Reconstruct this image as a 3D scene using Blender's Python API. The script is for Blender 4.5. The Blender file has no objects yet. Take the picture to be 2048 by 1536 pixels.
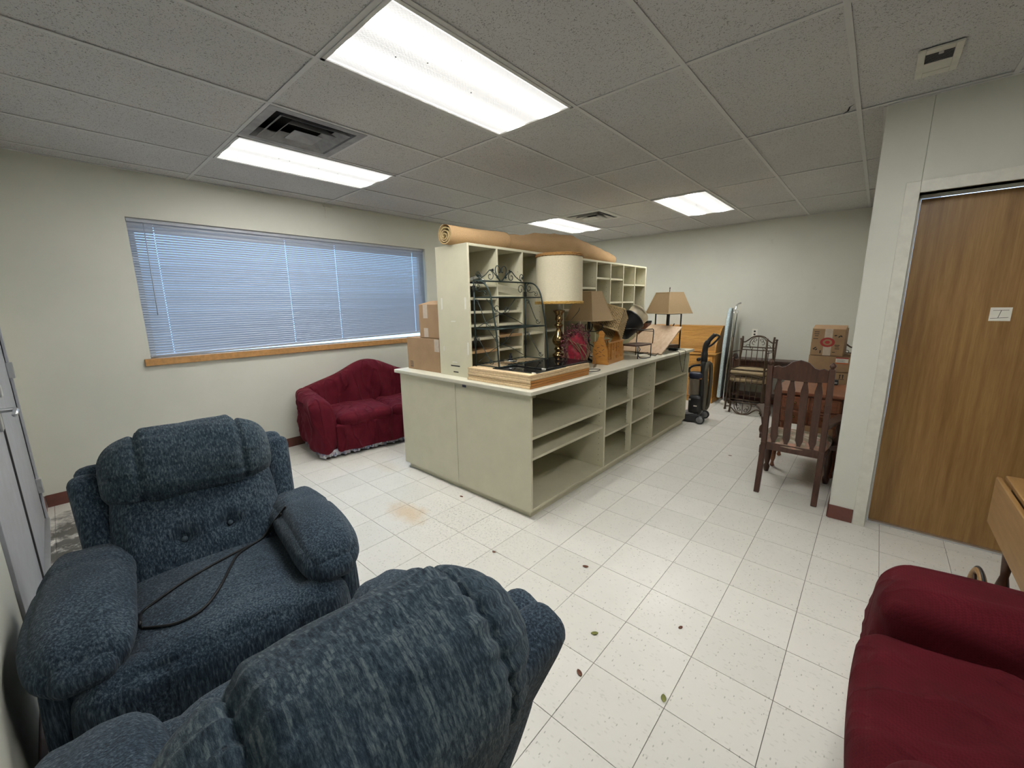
import bpy, math, random
from mathutils import Vector, Matrix
from mathutils.bvhtree import BVHTree
random.seed(7)
PI = math.pi
sc = bpy.context.scene
COL = sc.collection
# ------------------------------------------------------------------ camera
F_PX, YAW, PITCH, ROLL, CAMH = 812.375, .7284, .1938, -.0141, 1.518
FW = Vector((-math.sin(YAW)*math.cos(PITCH), math.cos(YAW)*math.cos(PITCH), -math.sin(PITCH)))
_r = Vector((math.cos(YAW), math.sin(YAW), 0)); _u = _r.cross(FW)
RT = _r*math.cos(ROLL)+_u*math.sin(ROLL); UP = -_r*math.sin(ROLL)+_u*math.cos(ROLL)
CAM = Vector((0, 0, CAMH))
cd = bpy.data.cameras.new('camera'); cam = bpy.data.objects.new('camera', cd); COL.objects.link(cam)
cd.sensor_width = 36; cd.lens = F_PX/2048*36; cd.clip_start = .02
m = Matrix((RT, UP, -FW)).transposed().to_4x4(); m.translation = CAM; cam.matrix_world = m
sc.camera = cam
def ray(px, py): return FW+RT*((px-1024)/F_PX)-UP*((py-768)/F_PX)
def P(px, py, ax, val):
    d = ray(px, py); i = 'xyz'.index(ax); return CAM+d*((val-CAM[i])/d[i])
def proj(p):
    v = Vector(p)-CAM; z = v.dot(FW)
    return (1024+F_PX*v.dot(RT)/z, 768-F_PX*v.dot(UP)/z, z) if z > .05 else (-9999, -9999, z)
# ------------------------------------------------------------------ world, exposure
W = bpy.data.worlds.new('world'); sc.world = W; W.use_nodes = True
bg = W.node_tree.nodes['Background']; bg.inputs[0].default_value = (.50, .72, 1.0, 1); bg.inputs[1].default_value = 2.9
sc.view_settings.view_transform = 'Standard'; sc.view_settings.look = 'None'; sc.view_settings.gamma = 1
sc.view_settings.use_curve_mapping = False; sc.view_settings.exposure = 0.0
LAMP = 13.5
pl = bpy.data.lights.new('window_portal', 'AREA'); pl.shape = 'RECTANGLE'; pl.size = 3.0; pl.size_y = 1.2; pl.cycles.is_portal = True
po = bpy.data.objects.new('window_portal', pl); COL.objects.link(po); po.location = (-4.86, 2.03, 1.68); po.rotation_euler = (0, -PI/2, 0)
# ------------------------------------------------------------------ room numbers
XW, YL, YB, YD, XR, XE, ZC = -4.70, -.24, 6.95, 3.47, 2.2, -.10, 2.634
FX0, FY0, T = -.7371, 1.6325, .3048
CX0, CY0 = -2.0568, .9935
CT = .945
# ------------------------------------------------------------------ materials
def lin(c):
    return tuple((v/255/12.92 if v/255 <= .04045 else ((v/255+.055)/1.055)**2.4) for v in c)
class NB:
    def __init__(s, name, rough=.6, metal=0, spec=.5):
        s.m = bpy.data.materials.new(name); s.m.use_nodes = True; s.nt = s.m.node_tree
        s.b = s.nt.nodes['Principled BSDF']; s.b.inputs['Roughness'].default_value = rough
        s.b.inputs['Metallic'].default_value = metal; s.b.inputs['Specular IOR Level'].default_value = spec
    def n(s, typ, ins=None, **kw):
        nd = s.nt.nodes.new(typ)
        for k, v in kw.items(): setattr(nd, k, v)
        for k, v in (ins or {}).items(): s.put(nd.inputs[k], v)
        return nd
    def put(s, sock, v):
        if isinstance(v, bpy.types.NodeSocket): s.nt.links.new(v, sock)
        elif isinstance(v, bpy.types.Node): s.nt.links.new(v.outputs[0], sock)
        else:
            if sock.type == 'RGBA' and len(v) == 3: v = (*v, 1)
            sock.default_value = v
    def co(s, kind='Object', scale=(1, 1, 1), rot=(0, 0, 0)):
        if kind == 'World': o = s.n('ShaderNodeNewGeometry').outputs['Position']
        else: o = s.n('ShaderNodeTexCoord').outputs[kind]
        return s.n('ShaderNodeMapping', {'Vector': o, 'Scale': scale, 'Rotation': rot}).outputs[0]
    def noise(s, vec, scale, detail=3, rough=.6):
        return s.n('ShaderNodeTexNoise', {'Vector': vec, 'Scale': scale, 'Detail': detail, 'Roughness': rough}).outputs[0]
    def ramp(s, fac, stops):
        r = s.n('ShaderNodeValToRGB', {'Fac': fac}); e = r.color_ramp.elements
        while len(e) < len(stops): e.new(.5)
        for el, (p, c) in zip(e, stops):
            el.position = p; el.color = (*c, 1) if hasattr(c, '__len__') else (c, c, c, 1)
        return r.outputs[0]
    def mix(s, fac, a, b, mode='MIX'):
        nd = s.n('ShaderNodeMix', data_type='RGBA', blend_type=mode)
        s.put(nd.inputs[0], fac); s.put(nd.inputs[6], a); s.put(nd.inputs[7], b); return nd.outputs[2]
    def math(s, op, a, b=0., clamp=False):
        nd = s.n('ShaderNodeMath', operation=op, use_clamp=clamp); s.put(nd.inputs[0], a); s.put(nd.inputs[1], b); return nd.outputs[0]
    def color(s, c): s.put(s.b.inputs['Base Color'], c); return s
    def bump(s, h, strength=.3, dist=.005):
        s.put(s.b.inputs['Normal'], s.n('ShaderNodeBump', {'Height': h, 'Strength': strength, 'Distance': dist}).outputs[0]); return s
M = {}
def plain(name, col, rough=.5, metal=0, var=.08, scale=14, bump=0, spec=.5):
    b = NB(name, rough, metal, spec); v = b.noise(b.co(), scale, 4)
    lo = tuple(max(0, c*(1-var)) for c in col); hi = tuple(min(1, c*(1+var)) for c in col)
    b.color(b.ramp(v, [(.3, lo), (.7, hi)]))
    if bump: b.bump(v, bump, .003)
    M[name] = b.m; return b.m
def wood(name, dark, light, scale=(30, 30, 2.2), rough=.45, streak=1.0, fine=6.):
    b = NB(name, rough); c = b.co('Object', scale); v1 = b.noise(c, 1.2*streak, 5, .65)
    v2 = b.noise(b.co('Object', tuple(q*fine for q in scale)), 1.3, 2)
    col = b.ramp(v1, [(.3, dark), (.68, light)]); col = b.mix(b.ramp(v2, [(.35, .35), (.6, 0.)]), col, dark)
    b.color(col).bump(v2, .08, .001); M[name] = b.m; return b.m
# walls
b = NB('wall_paint', .75, 0, .3); w = b.co('World'); n1 = b.noise(w, 1.3, 4); n2 = b.noise(w, 260, 2)
col = b.ramp(n1, [(.25, (.545, .55, .485)), (.75, (.605, .605, .535))])
sm = b.ramp(b.noise(w, 3.1, 6, .7), [(.68, 0.), (.80, .35)]); b.color(b.mix(sm, col, (.33, .33, .28))).bump(n2, .12, .002); M['wall'] = b.m
# floor tile
b = NB('vinyl_tile', .38, 0, .45); w = b.co('World'); oi = b.n('ShaderNodeObjectInfo').outputs['Random']
base = b.ramp(oi, [(0, (.62, .605, .55)), (.5, (.65, .63, .575)), (1, (.68, .66, .605))])
n0 = b.noise(w, 5, 5); base = b.mix(b.ramp(n0, [(.35, .0), (.75, .28)]), base, (.58, .57, .52))
vz = b.n('ShaderNodeTexVoronoi', {'Vector': b.co('World', (1, .42, 1), (0, 0, .6)), 'Scale': 62.}, feature='F1')
dots = b.math('LESS_THAN', vz.outputs['Distance'], .145)
sel = b.math('GREATER_THAN', b.n('ShaderNodeSeparateColor', {'Color': vz.outputs['Color']}).outputs[0], .42)
base = b.mix(b.math('MULTIPLY', b.math('MULTIPLY', dots, sel), .62), base, (.26, .255, .22))
vz2 = b.n('ShaderNodeTexVoronoi', {'Vector': b.co('World', (.45, 1, 1), (0, 0, .3)), 'Scale': 70.}, feature='F1')
d2 = b.math('LESS_THAN', vz2.outputs['Distance'], .22); base = b.mix(b.math('MULTIPLY', d2, .20), base, (.3, .29, .25))
def blob(x, y, r, soft=.6, sx=1., sy=1.):
    g = b.n('ShaderNodeNewGeometry').outputs['Position']
    dv = b.n('ShaderNodeVectorMath', {0: g, 1: (x, y, 0)}, operation='SUBTRACT').outputs[0]
    dv = b.n('ShaderNodeVectorMath', {0: dv, 1: (1/sx, 1/sy, 0)}, operation='MULTIPLY').outputs[0]
    L = b.n('ShaderNodeVectorMath', {0: dv}, operation='LENGTH').outputs['Value']
    L = b.math('ADD', L, b.math('MULTIPLY', b.math('SUBTRACT', b.noise(w, 9, 4), .5), r*1.3))
    return b.n('ShaderNodeMapRange', {0: L, 1: r, 2: r*(1-soft), 3: 0., 4: 1.}).outputs[0]
base = b.mix(b.math('MULTIPLY', blob(-2.46, 1.56, .17, .7, 1.5, .8), .55), base, (.55, .36, .15))
base = b.mix(b.math('MULTIPLY', blob(-3.35, 1.95, .16, .8, 1.5, .8), .3), base, (.5, .4, .24))
spk = b.ramp(b.noise(w, 60, 4, .75), [(.54, 0.), (.63, 1.)])
base = b.mix(b.math('MULTIPLY', b.math('MULTIPLY', blob(-2.05, 1.72, .62, .9, 1.3, .8), spk), .55), base, (.16, .17, .15))
drt = b.ramp(b.noise(w, 11, 6, .72), [(.36, 0.), (.50, 1.)])
base = b.mix(b.math('MULTIPLY', b.math('MULTIPLY', blob(-3.75, -.02, .55, .35, 1.5, .6), drt), .95), base, (.06, .055, .045))
b.color(base).bump(b.noise(w, 30, 3), .03, .002)
b.put(b.b.inputs['Roughness'], b.ramp(n0, [(.3, .3), (.7, .5)])); M['tile'] = b.m
plain('grout', (.16, .15, .13), .9)
# ceiling tile
b = NB('ceiling_board', .95, 0, .1); w = b.co('World'); a = b.noise(w, 34, 5, .75); f2 = b.noise(b.co('World', (1, 1.6, 1)), 95, 3, .6)
col = b.ramp(b.noise(w, 1.1, 2), [(.3, (.505, .505, .505)), (.7, (.56, .557, .55))])
col = b.mix(b.ramp(a, [(.62, 0.), (.74, .22)]), col, (.62, .61, .59))
vv = b.n('ShaderNodeTexVoronoi', {'Vector': b.mix(.06, b.co('World', (1, .55, 1), (0, 0, .5)), b.n('ShaderNodeTexNoise', {'Vector': w, 'Scale': 40.}).outputs[1]), 'Scale': 130.}, feature='F1')
pit = b.math('MULTIPLY', b.math('LESS_THAN', vv.outputs['Distance'], .34), b.math('GREATER_THAN', f2, .49))
b.color(b.mix(b.math('MULTIPLY', pit, .75), col, (.13, .12, .11))).bump(b.math('SUBTRACT', f2, pit), .5, .004); M['ceil'] = b.m
plain('grid_paint', (.54, .54, .53), .5, 0, .04)
plain('white_metal', (.55, .55, .53), .45, 0, .05)
plain('vent_dust', (.30, .30, .31), .7, 0, .25, 9)
plain('void_black', (.012, .012, .012), .9)
# troffer lens: tubes glow behind a prismatic sheet
b = NB('prismatic_lens', .3); o = b.co('Object'); sx = b.n('ShaderNodeSeparateXYZ', {'Vector': o}).outputs[0]
band = b.math('ABSOLUTE', b.math('SUBTRACT', b.math('ABSOLUTE', sx), .13))
tube = b.ramp(band, [(.0, 1.), (.03, .8), (.055, .12), (.078, .0170), (.125, .0138), (.15, .03)])
pr = b.n('ShaderNodeTexChecker', {'Vector': o, 'Scale': 105.}).outputs['Fac']
st = b.math('MULTIPLY', b.math('MULTIPLY', tube, b.math('ADD', .86, b.math('MULTIPLY', pr, .14))), LAMP*4.4)
b.put(b.b.inputs['Emission Color'], (1, .99, .955)); b.put(b.b.inputs['Emission Strength'], st); b.color((.25, .25, .25)); M['lens'] = b.m
plain('oak_trim', (.42, .22, .075), .5, 0, .2, 30)
wood('door_veneer', (.19, .095, .026), (.34, .195, .066), (26, 26, 1.3), .42, 1., 5.)
plain('door_grey', (.33, .34, .37), .4, 0, .1, 8)
plain('door_dark', (.03, .03, .03), .6)
plain('frame_paint', (.58, .57, .50), .45, 0, .07, 20)
plain('cove_base', (.13, .045, .032), .5, 0, .15)
plain('aluminium', (.62, .63, .64), .3, .9, .05)
plain('chrome', (.75, .76, .77), .16, 1, .03)
plain('cream_laminate', (.60, .57, .42), .42, 0, .045, 6)
plain('counter_top', (.58, .56, .45), .35, 0, .05, 8)
plain('peg_hole', (.05, .04, .03), .9)
plain('raw_particle', (.42, .27, .13), .8, 0, .2, 120)
plain('board_edge_pale', (.62, .46, .27), .7, 0, .15, 90)
wood('board_band', (.38, .15, .03), (.50, .23, .055), (3, 3, 60), .5)
plain('cardboard', (.33, .21, .115), .85, 0, .07, 10)
plain('cardboard_light', (.42, .28, .16), .85, 0, .07, 10)
plain('packing_tape', (.50, .42, .33), .35, 0, .1, 30)
plain('print_black', (.03, .025, .02), .8); plain('print_red', (.36, .035, .03), .7); plain('print_orange', (.55, .12, .03), .7)
plain('paper', (.72, .70, .62), .8, 0, .04)
plain('carpet', (.47, .31, .165), .98, 0, .12, 160, .6, .1)
plain('carpet_pile', (.44, .33, .17), .98, 0, .2, 90, .6, .1)
plain('black_iron', (.018, .020, .018), .5, .3, .2)
plain('green_iron', (.020, .035, .032), .45, .4, .3)
plain('bronze_iron', (.075, .05, .032), .42, .6, .2)
plain('antique_brass', (.30, .20, .09), .16, 1, .2, 6)
plain('linen_shade', (.64, .58, .42), .9, 0, .08, 120, .2)
plain('tan_shade', (.40, .28, .15), .9, 0, .07, 140, .2)
plain('tan_shade_trim', (.50, .38, .22), .9)
plain('rope', (.36, .19, .06), .9, 0, .3, 90, .5); plain('rope_gold', (.50, .31, .08), .9, 0, .3, 90, .5)
plain('wicker', (.52, .39, .20), .75, 0, .35, 60); plain('wicker_dark', (.20, .14, .07), .8, 0, .35, 60)
wood('crate_wood', (.38, .15, .025), (.52, .25, .055), (6, 6, 40), .45)
plain('cream_plastic', (.55, .47, .32), .35, 0, .06); plain('black_plastic', (.010, .010, .011), .5, 0, .1, 14, 0, .3)
wood('pale_veneer', (.40, .27, .16), (.53, .39, .26), (30, 3, 30), .5)
wood('golden_oak', (.40, .19, .04), (.58, .31, .085), (3, 40, 40), .38)
wood('oak_light', (.21, .11, .035), (.30, .17, .06), (40, 4, 40), .45)
wood('dark_walnut', (.036, .016, .010), (.088, .037, .021), (30, 30, 3), .36)
wood('cherry', (.14, .045, .02), (.26, .095, .045), (4, 40, 40), .33)
plain('wine_bow', (.20, .006, .018), .8, 0, .5, 30)
plain('twig', (.15, .08, .045), .85, 0, .4); plain('berry', (.13, .02, .035), .5, 0, .5, 40)
plain('dark_glass', (.02, .02, .02), .06, 0, .1); plain('silver', (.6, .6, .6), .25, 1)
plain('vac_black', (.014, .014, .016), .32, 0, .2); plain('vac_navy', (.015, .02, .045), .3, 0, .2); plain('vac_grey', (.20, .20, .21), .4)
plain('vac_hose', (.085, .075, .055), .55, 0, .2); plain('orange_plastic', (.65, .22, .03), .4)
plain('iron_cover', (.42, .50, .52), .7, 0, .3, 70)
plain('beige_seat', (.34, .26, .15), .85, 0, .15, 20)
b = NB('vac_bin', .08, 0, .5); b.color((.20, .17, .13)); b.put(b.b.inputs['Alpha'], .82); M['vac_bin'] = b.m
plain('leaf_brown', (.10, .035, .015), .8); plain('leaf_green', (.16, .17, .04), .8)
plain('piping_blue', (.05, .075, .10), .8)
# blue chenille
b = NB('blue_chenille', .95, 0, .15); o = b.co('Object'); s1 = b.noise(b.co('Object', (190, 150, 17)), 1.0, 4, .7)
s2 = b.noise(o, 5, 4); br = b.n('ShaderNodeTexBrick', {'Vector': b.co('Object', (1, 1, 1), (PI/2, 0, 0)), 'Scale': 34., 'Mortar Size': .03, 'Color1': (1, 1, 1, 1), 'Color2': (.45, .45, .45, 1), 'Mortar': (.2, .2, .2, 1), 'Brick Width': .35, 'Row Height': .5})
s3 = b.math('ADD', b.math('MULTIPLY', s1, .78), b.math('MULTIPLY', s2, .22))
col = b.ramp(s3, [(.35, (.007, .012, .022)), (.50, (.030, .050, .073)), (.64, (.112, .148, .180))])
b.color(col).bump(s1, .65, .006)
b.put(b.b.inputs['Sheen Weight'], .08); M['chenille'] = b.m
b = NB('blue_basket_weave', .95, 0, .15); o = b.co('Object', (1, 1, 1), (0, 0, 0))
sep = b.n('ShaderNodeSeparateXYZ', {'Vector': o}); yy = sep.outputs[1]; zz = b.math('ADD', sep.outputs[2], b.math('MULTIPLY', sep.outputs[0], -.9))
cmb = b.n('ShaderNodeCombineXYZ', {0: zz, 1: yy, 2: 0.}).outputs[0]
br = b.n('ShaderNodeTexBrick', {'Vector': cmb, 'Scale': 26., 'Mortar Size': .045, 'Mortar Smooth': .6, 'Color1': (.72, .72, .72, 1), 'Color2': (.18, .18, .18, 1), 'Mortar': (0.4, 0.4, 0.4, 1), 'Brick Width': .42, 'Row Height': .2})
nz = b.noise(b.co('Object', (60, 160, 60)), 1.4, 4, .7); nz2 = b.noise(o, 4, 4)
h = b.math('ADD', b.math('MULTIPLY', br.outputs[0], .30), b.math('ADD', b.math('MULTIPLY', nz, .55), b.math('MULTIPLY', nz2, .2)))
b.color(b.ramp(h, [(.34, (.006, .012, .022)), (.50, (.030, .051, .071)), (.66, (.115, .148, .166))])).bump(h, .7, .007)
b.put(b.b.inputs['Sheen Weight'], .08); M['weave'] = b.m
# red velvet slipcover with creases
b = NB('red_slipcover', .8, 0, .12); n0 = b.noise(b.co('Object', (4, 6, 1.7), (.3, 0, .1)), 1.25, 1.5, .4); rdg = b.ramp(b.math('ABSOLUTE', b.math('SUBTRACT', n0, .5)), [(.0, 1.), (.05, .35), (.16, 0.)])
n1 = b.noise(b.co('Object'), 9, 4); b.color(b.ramp(n1, [(.3, (.080, .005, .012)), (.7, (.112, .008, .017))])).bump(rdg, .8, .022); b.put(b.b.inputs['Sheen Weight'], .10); b.put(b.b.inputs['Sheen Tint'], (.9, .25, .3)); M['red_cloth'] = b.m
# red knit
b = NB('red_knit', .9, 0, .15); wv = b.n('ShaderNodeTexChecker', {'Vector': b.co('Object', (1, 1, 1), (.6, .5, .7)), 'Scale': 170.}).outputs['Fac']
nn = b.noise(b.co('Object'), 7, 4); col = b.ramp(nn, [(.3, (.050, .003, .006)), (.7, (.085, .006, .011))])
n0 = b.noise(b.co('Object', (2.2, 6, 3), (.1, .2, .9)), 1.3, 1.5, .4); rdg = b.ramp(b.math('ABSOLUTE', b.math('SUBTRACT', n0, .5)), [(.0, 1.), (.05, .3), (.15, 0.)])
b.color(b.mix(b.math('MULTIPLY', wv, .45), col, (.04, .002, .004))).bump(b.math('ADD', b.math('MULTIPLY', wv, .12), rdg), .5, .012); M['knit'] = b.m
# floral seat
b = NB('floral_tapestry', .9); o = b.co('Object'); v1 = b.n('ShaderNodeTexVoronoi', {'Vector': b.mix(.1, o, b.n('ShaderNodeTexNoise', {'Vector': o, 'Scale': 14.}).outputs[1]), 'Scale': 20.}, feature='F1')
cc = b.n('ShaderNodeSeparateColor', {'Color': v1.outputs['Color']}).outputs[0]
col = b.ramp(cc, [(0, (.50, .44, .34)), (.30, (.45, .40, .31)), (.42, (.40, .16, .13)), (.56, (.48, .42, .33)), (.70, (.13, .15, .09)), (.85, (.45, .24, .18))])
b.color(b.mix(b.ramp(v1.outputs['Distance'], [(.35, 0.), (.6, .8)]), col, (.25, .2, .14))); M['floral'] = b.m
b = NB('floral_frill', .9); v1 = b.n('ShaderNodeTexVoronoi', {'Vector': b.co('Object'), 'Scale': 45.}); cc = b.n('ShaderNodeSeparateColor', {'Color': v1.outputs['Color']}).outputs[0]
b.color(b.ramp(cc, [(0, (.5, .5, .52)), (.4, (.45, .46, .5)), (.55, (.10, .13, .24)), (.8, (.35, .3, .33))])); M['frill'] = b.m
# blind slat
b = NB('blind_slat', .4); b.color((.36, .385, .43)); tr = b.n('ShaderNodeBsdfTranslucent', {'Color': (.5, .6, .75, 1)})
mx = b.n('ShaderNodeMixShader', {0: .035, 1: b.b.outputs[0], 2: tr.outputs[0]}); b.nt.links.new(mx.outputs[0], b.nt.nodes['Material Output'].inputs[0]); M['slat'] = b.m
b = NB('window_glass', .02); t1 = b.n('ShaderNodeBsdfTransparent', {'Color': (.92, .97, 1, 1)}); g1 = b.n('ShaderNodeBsdfGlossy', {'Roughness': .02})
mx = b.n('ShaderNodeMixShader', {0: .06, 1: t1.outputs[0], 2: g1.outputs[0]}); b.nt.links.new(mx.outputs[0], b.nt.nodes['Material Output'].inputs[0]); M['glass'] = b.m
b = NB('smoked_glass', .05); t1 = b.n('ShaderNodeBsdfTransparent', {'Color': (.20, .20, .19, 1)}); b.color((.02, .02, .02))
mx = b.n('ShaderNodeMixShader', {0: .55, 1: t1.outputs[0], 2: b.b.outputs[0]}); b.nt.links.new(mx.outputs[0], b.nt.nodes['Material Output'].inputs[0]); M['smoked'] = b.m
# ------------------------------------------------------------------ mesh helpers
class MB:
    def __init__(s): s.v = []; s.f = []
    def box(s, x0, x1, y0, y1, z0, z1):
        i = len(s.v); s.v += [(x, y, z) for z in (z0, z1) for y in (y0, y1) for x in (x0, x1)]
        s.f += [tuple(i+k for k in q) for q in ((0, 2, 3, 1), (4, 5, 7, 6), (0, 1, 5, 4), (2, 6, 7, 3), (0, 4, 6, 2), (1, 3, 7, 5))]; return s
    def hexa(s, pts):       # 8 corners: bottom 4 ccw, top 4 ccw
        i = len(s.v); s.v += [tuple(p) for p in pts]
        s.f += [tuple(i+k for k in q) for q in ((3, 2, 1, 0), (4, 5, 6, 7), (0, 1, 5, 4), (1, 2, 6, 5), (2, 3, 7, 6), (3, 0, 4, 7))]; return s
    def obox(s, c, ax, ay, az):   # centre and three half vectors
        c, ax, ay, az = map(Vector, (c, ax, ay, az))
        return s.hexa([c-ax-ay-az, c+ax-ay-az, c+ax+ay-az, c-ax+ay-az, c-ax-ay+az, c+ax-ay+az, c+ax+ay+az, c-ax+ay+az])
    def prism(s, poly, o, eu, ev, ew, th):   # 2d polygon in (eu,ev) extruded th along ew
        o, eu, ev, ew = map(Vector, (o, eu, ev, ew)); i = len(s.v); n = len(poly)
        for k in (0, 1): s.v += [tuple(o+eu*a+ev*c+ew*(th*k)) for a, c in poly]
        s.f.append(tuple(i+k for k in reversed(range(n)))); s.f.append(tuple(i+n+k for k in range(n)))
        s.f += [(i+k, i+(k+1) % n, i+n+(k+1) % n, i+n+k) for k in range(n)]; return s
    def tube(s, path, r, n=8, closed=False, flat=1.):
        p = [Vector(q) for q in path]; k = len(p); i0 = len(s.v); up = None
        for j in range(k):
            t = (p[(j+1) % k]-p[j-1]) if closed else (p[min(j+1, k-1)]-p[max(j-1, 0)])
            t = t.normalized() if t.length > 1e-9 else Vector((0, 0, 1))
            if up is None: up = Vector((0, 0, 1)) if abs(t.z) < .9 else Vector((1, 0, 0))
            a = t.cross(up)
            if a.length < 1e-6: a = t.orthogonal()
            a.normalize(); bb = a.cross(t).normalized(); up = bb
            rr = r[j] if hasattr(r, '__len__') else r
            for q in range(n):
                an = 2*PI*q/n; s.v.append(tuple(p[j]+a*(math.cos(an)*rr)+bb*(math.sin(an)*rr*flat)))
        for j in range(k if closed else k-1):
            for q in range(n):
                A = i0+j*n; B = i0+((j+1) % k)*n; s.f.append((A+q, A+(q+1) % n, B+(q+1) % n, B+q))
        if not closed:
            s.f.append(tuple(i0+q for q in reversed(range(n)))); s.f.append(tuple(i0+(k-1)*n+q for q in range(n)))
        return s
    def lathe(s, prof, c=(0, 0, 0), n=24, axis=None, cap=True, sy=1.):   # prof (r,h)
        c = Vector(c); az = Vector(axis or (0, 0, 1)).normalized(); ax = az.orthogonal().normalized() if axis else Vector((1, 0, 0)); ay = az.cross(ax)
        i0 = len(s.v); k = len(prof)
        for r, h in prof:
            for q in range(n):
                an = 2*PI*q/n; s.v.append(tuple(c+ax*(r*math.cos(an))+ay*(r*sy*math.sin(an))+az*h))
        for j in range(k-1):
            for q in range(n): s.f.append((i0+j*n+q, i0+j*n+(q+1) % n, i0+(j+1)*n+(q+1) % n, i0+(j+1)*n+q))
        if cap:
            s.f.append(tuple(i0+q for q in reversed(range(n)))); s.f.append(tuple(i0+(k-1)*n+q for q in range(n)))
        return s
    def grid(s, fn, nu, nv, cu=False, cv=False):
        i0 = len(s.v); U = nu if cu else nu+1; V = nv if cv else nv+1
        for a in range(U):
            for c in range(V): s.v.append(tuple(fn(a/nu, c/nv)))
        for a in range(nu):
            for c in range(nv):
                s.f.append((i0+a*V+c, i0+((a+1) % U)*V+c, i0+((a+1) % U)*V+(c+1) % V, i0+a*V+(c+1) % V))
        return s
    def soft(s, c, h, r, n=(14, 14, 10), fn=None, puff=0.):   # padded rounded box, fn(point, (u,v,w)) -> point
        c = Vector(c); h = Vector(h); idx = {}; r = min(r, min(h)*.999)
        ease = lambda q: q*(1.5-.5*q*q)
        def vert(i, j, k):
            key = (i, j, k)
            if key in idx: return idx[key]
            u = [ease(2*a/m_-1) for a, m_ in zip(key, n)]
            p = Vector((u[0]*h.x, u[1]*h.y, u[2]*h.z))
            q = Vector((max(-h[a]+r, min(h[a]-r, p[a])) for a in range(3)))
            d = p-q
            if d.length > 1e-9: p = q+d.normalized()*r
            if puff:
                for a in range(3):
                    o1, o2 = [x for x in range(3) if x != a]
                    p[a] += (1 if u[a] > 0 else -1)*abs(u[a])**3*puff*(1-u[o1]**2)*(1-u[o2]**2)
            p = p+c
            if fn: p = Vector(fn(p, u))
            idx[key] = len(s.v); s.v.append(tuple(p)); return idx[key]
        for a in range(3):
            o1, o2 = (a+1) % 3, (a+2) % 3
            for e in (0, n[a]):
                for i in range(n[o1]):
                    for j in range(n[o2]):
                        q = []
                        for di, dj in ((0, 0), (1, 0), (1, 1), (0, 1)):
                            k = [0, 0, 0]; k[a] = e; k[o1] = i+di; k[o2] = j+dj; q.append(vert(*k))
                        s.f.append(tuple(q if e else reversed(q)))
        return s
    def ball(s, c, r, n=8, m_=6, sz=1.):
        return s.lathe([(max(1e-4, r*math.sin(PI*k/m_)), -r*sz*math.cos(PI*k/m_)) for k in range(m_+1)], c, n, None, False)
    def build(s, name, mat, parent=None, smooth=False, bevel=0, seg=2, loc=None, kind=None, label=None):
        me = bpy.data.meshes.new(name); me.from_pydata(s.v, [], s.f); me.materials.append(M[mat]); me.update()
        if smooth: me.polygons.foreach_set('use_smooth', [True]*len(me.polygons))
        o = bpy.data.objects.new(name, me); COL.objects.link(o)
        if parent: o.parent = parent
        if loc: o.location = loc
        if bevel:
            bm = o.modifiers.new('bevel', 'BEVEL'); bm.width = bevel; bm.segments = seg; bm.limit_method = 'ANGLE'; bm.angle_limit = .6
            if not smooth: me.polygons.foreach_set('use_smooth', [True]*len(me.polygons)); bm.harden_normals = True
        if kind: o['kind'] = kind
        if label: o['label'] = label
        return o
def thing(name, label, cat, loc=(0, 0, 0), rz=0, group=None, rot=None):
    o = bpy.data.objects.new(name, None); COL.objects.link(o); o.empty_display_size = .1
    o.location = loc; o.rotation_euler = rot or (0, 0, rz); o['label'] = label; o['category'] = cat
    if group: o['group'] = group
    return o
def tag(o, label, cat, group=None):
    o['label'] = label; o['category'] = cat
    if group: o['group'] = group
    return o
def struct(name, mb, mat, parent=None, **kw):
    o = mb.build(name, mat, parent, **kw)
    if not parent: o['kind'] = 'structure'
    return o
def sempty(name, loc=(0, 0, 0)):
    o = bpy.data.objects.new(name, None); COL.objects.link(o); o.location = loc; o['kind'] = 'structure'; return o
def share(src, name, parent, loc, rot=None, scale=None):
    o = src.copy(); o.name = name; COL.objects.link(o); o.parent = parent; o.location = loc
    if rot: o.rotation_euler = rot
    if scale: o.scale = scale
    return o
def bez(pts, n=10):     # Catmull-Rom through points
    p = [Vector(q) for q in pts]; out = []
    for i in range(len(p)-1):
        a, b_, c, d = p[max(i-1, 0)], p[i], p[i+1], p[min(i+2, len(p)-1)]
        for k in range(n):
            t = k/n; out.append(.5*((2*b_)+(c-a)*t+(2*a-5*b_+4*c-d)*t*t+(3*b_-a-3*c+d)*t**3))
    return out+[p[-1]]
def spiral(c, r0, r1, a0, turns, eu, ev, n=22):
    c, eu, ev = Vector(c), Vector(eu), Vector(ev)
    return [c+(eu*math.cos(a0+turns*2*PI*k/n)+ev*math.sin(a0+turns*2*PI*k/n))*(r0+(r1-r0)*k/n) for k in range(n+1)]
# ================================================================== SETTING
floor = struct('floor', MB().box(XW-.15, XR+.15, YL-.15, YB+.15, -.10, -.004), 'grout')
tm = MB().box(-.5, .5, -.5, .5, -.0035, 0)
tile0 = tm.build('floor_tile', 'tile', floor); tile0.location = (0, 0, -.5)
cells = []
for i in range(-20, 16):
    for j in range(-10, 22):
        x0, x1 = FX0+i*T, FX0+(i+1)*T; y0, y1 = FY0+j*T, FY0+(j+1)*T
        g = .0013; x0 = max(x0+g, XW); x1 = min(x1-g, XR); y0 = max(y0+g, YL); y1 = min(y1-g, YB)
        if x1-x0 < .015 or y1-y0 < .015: continue
        if x0 > XE and y0 > YD+.13: continue
        c = ((x0+x1)/2, (y0+y1)/2); px, py, z = proj((c[0], c[1], 0))
        vis = z > .2 and -120 < px < 2170 and -100 < py < 1700 and not (-3.2 < x0 and x1 < -1.75 and y0 > 2.1 and y1 < 5.15) and not (x0 < -3.3 and y0 > 2.4)
        cells.append((vis, 1/z if z > .2 else 0, x0, x1, y0, y1))
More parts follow.
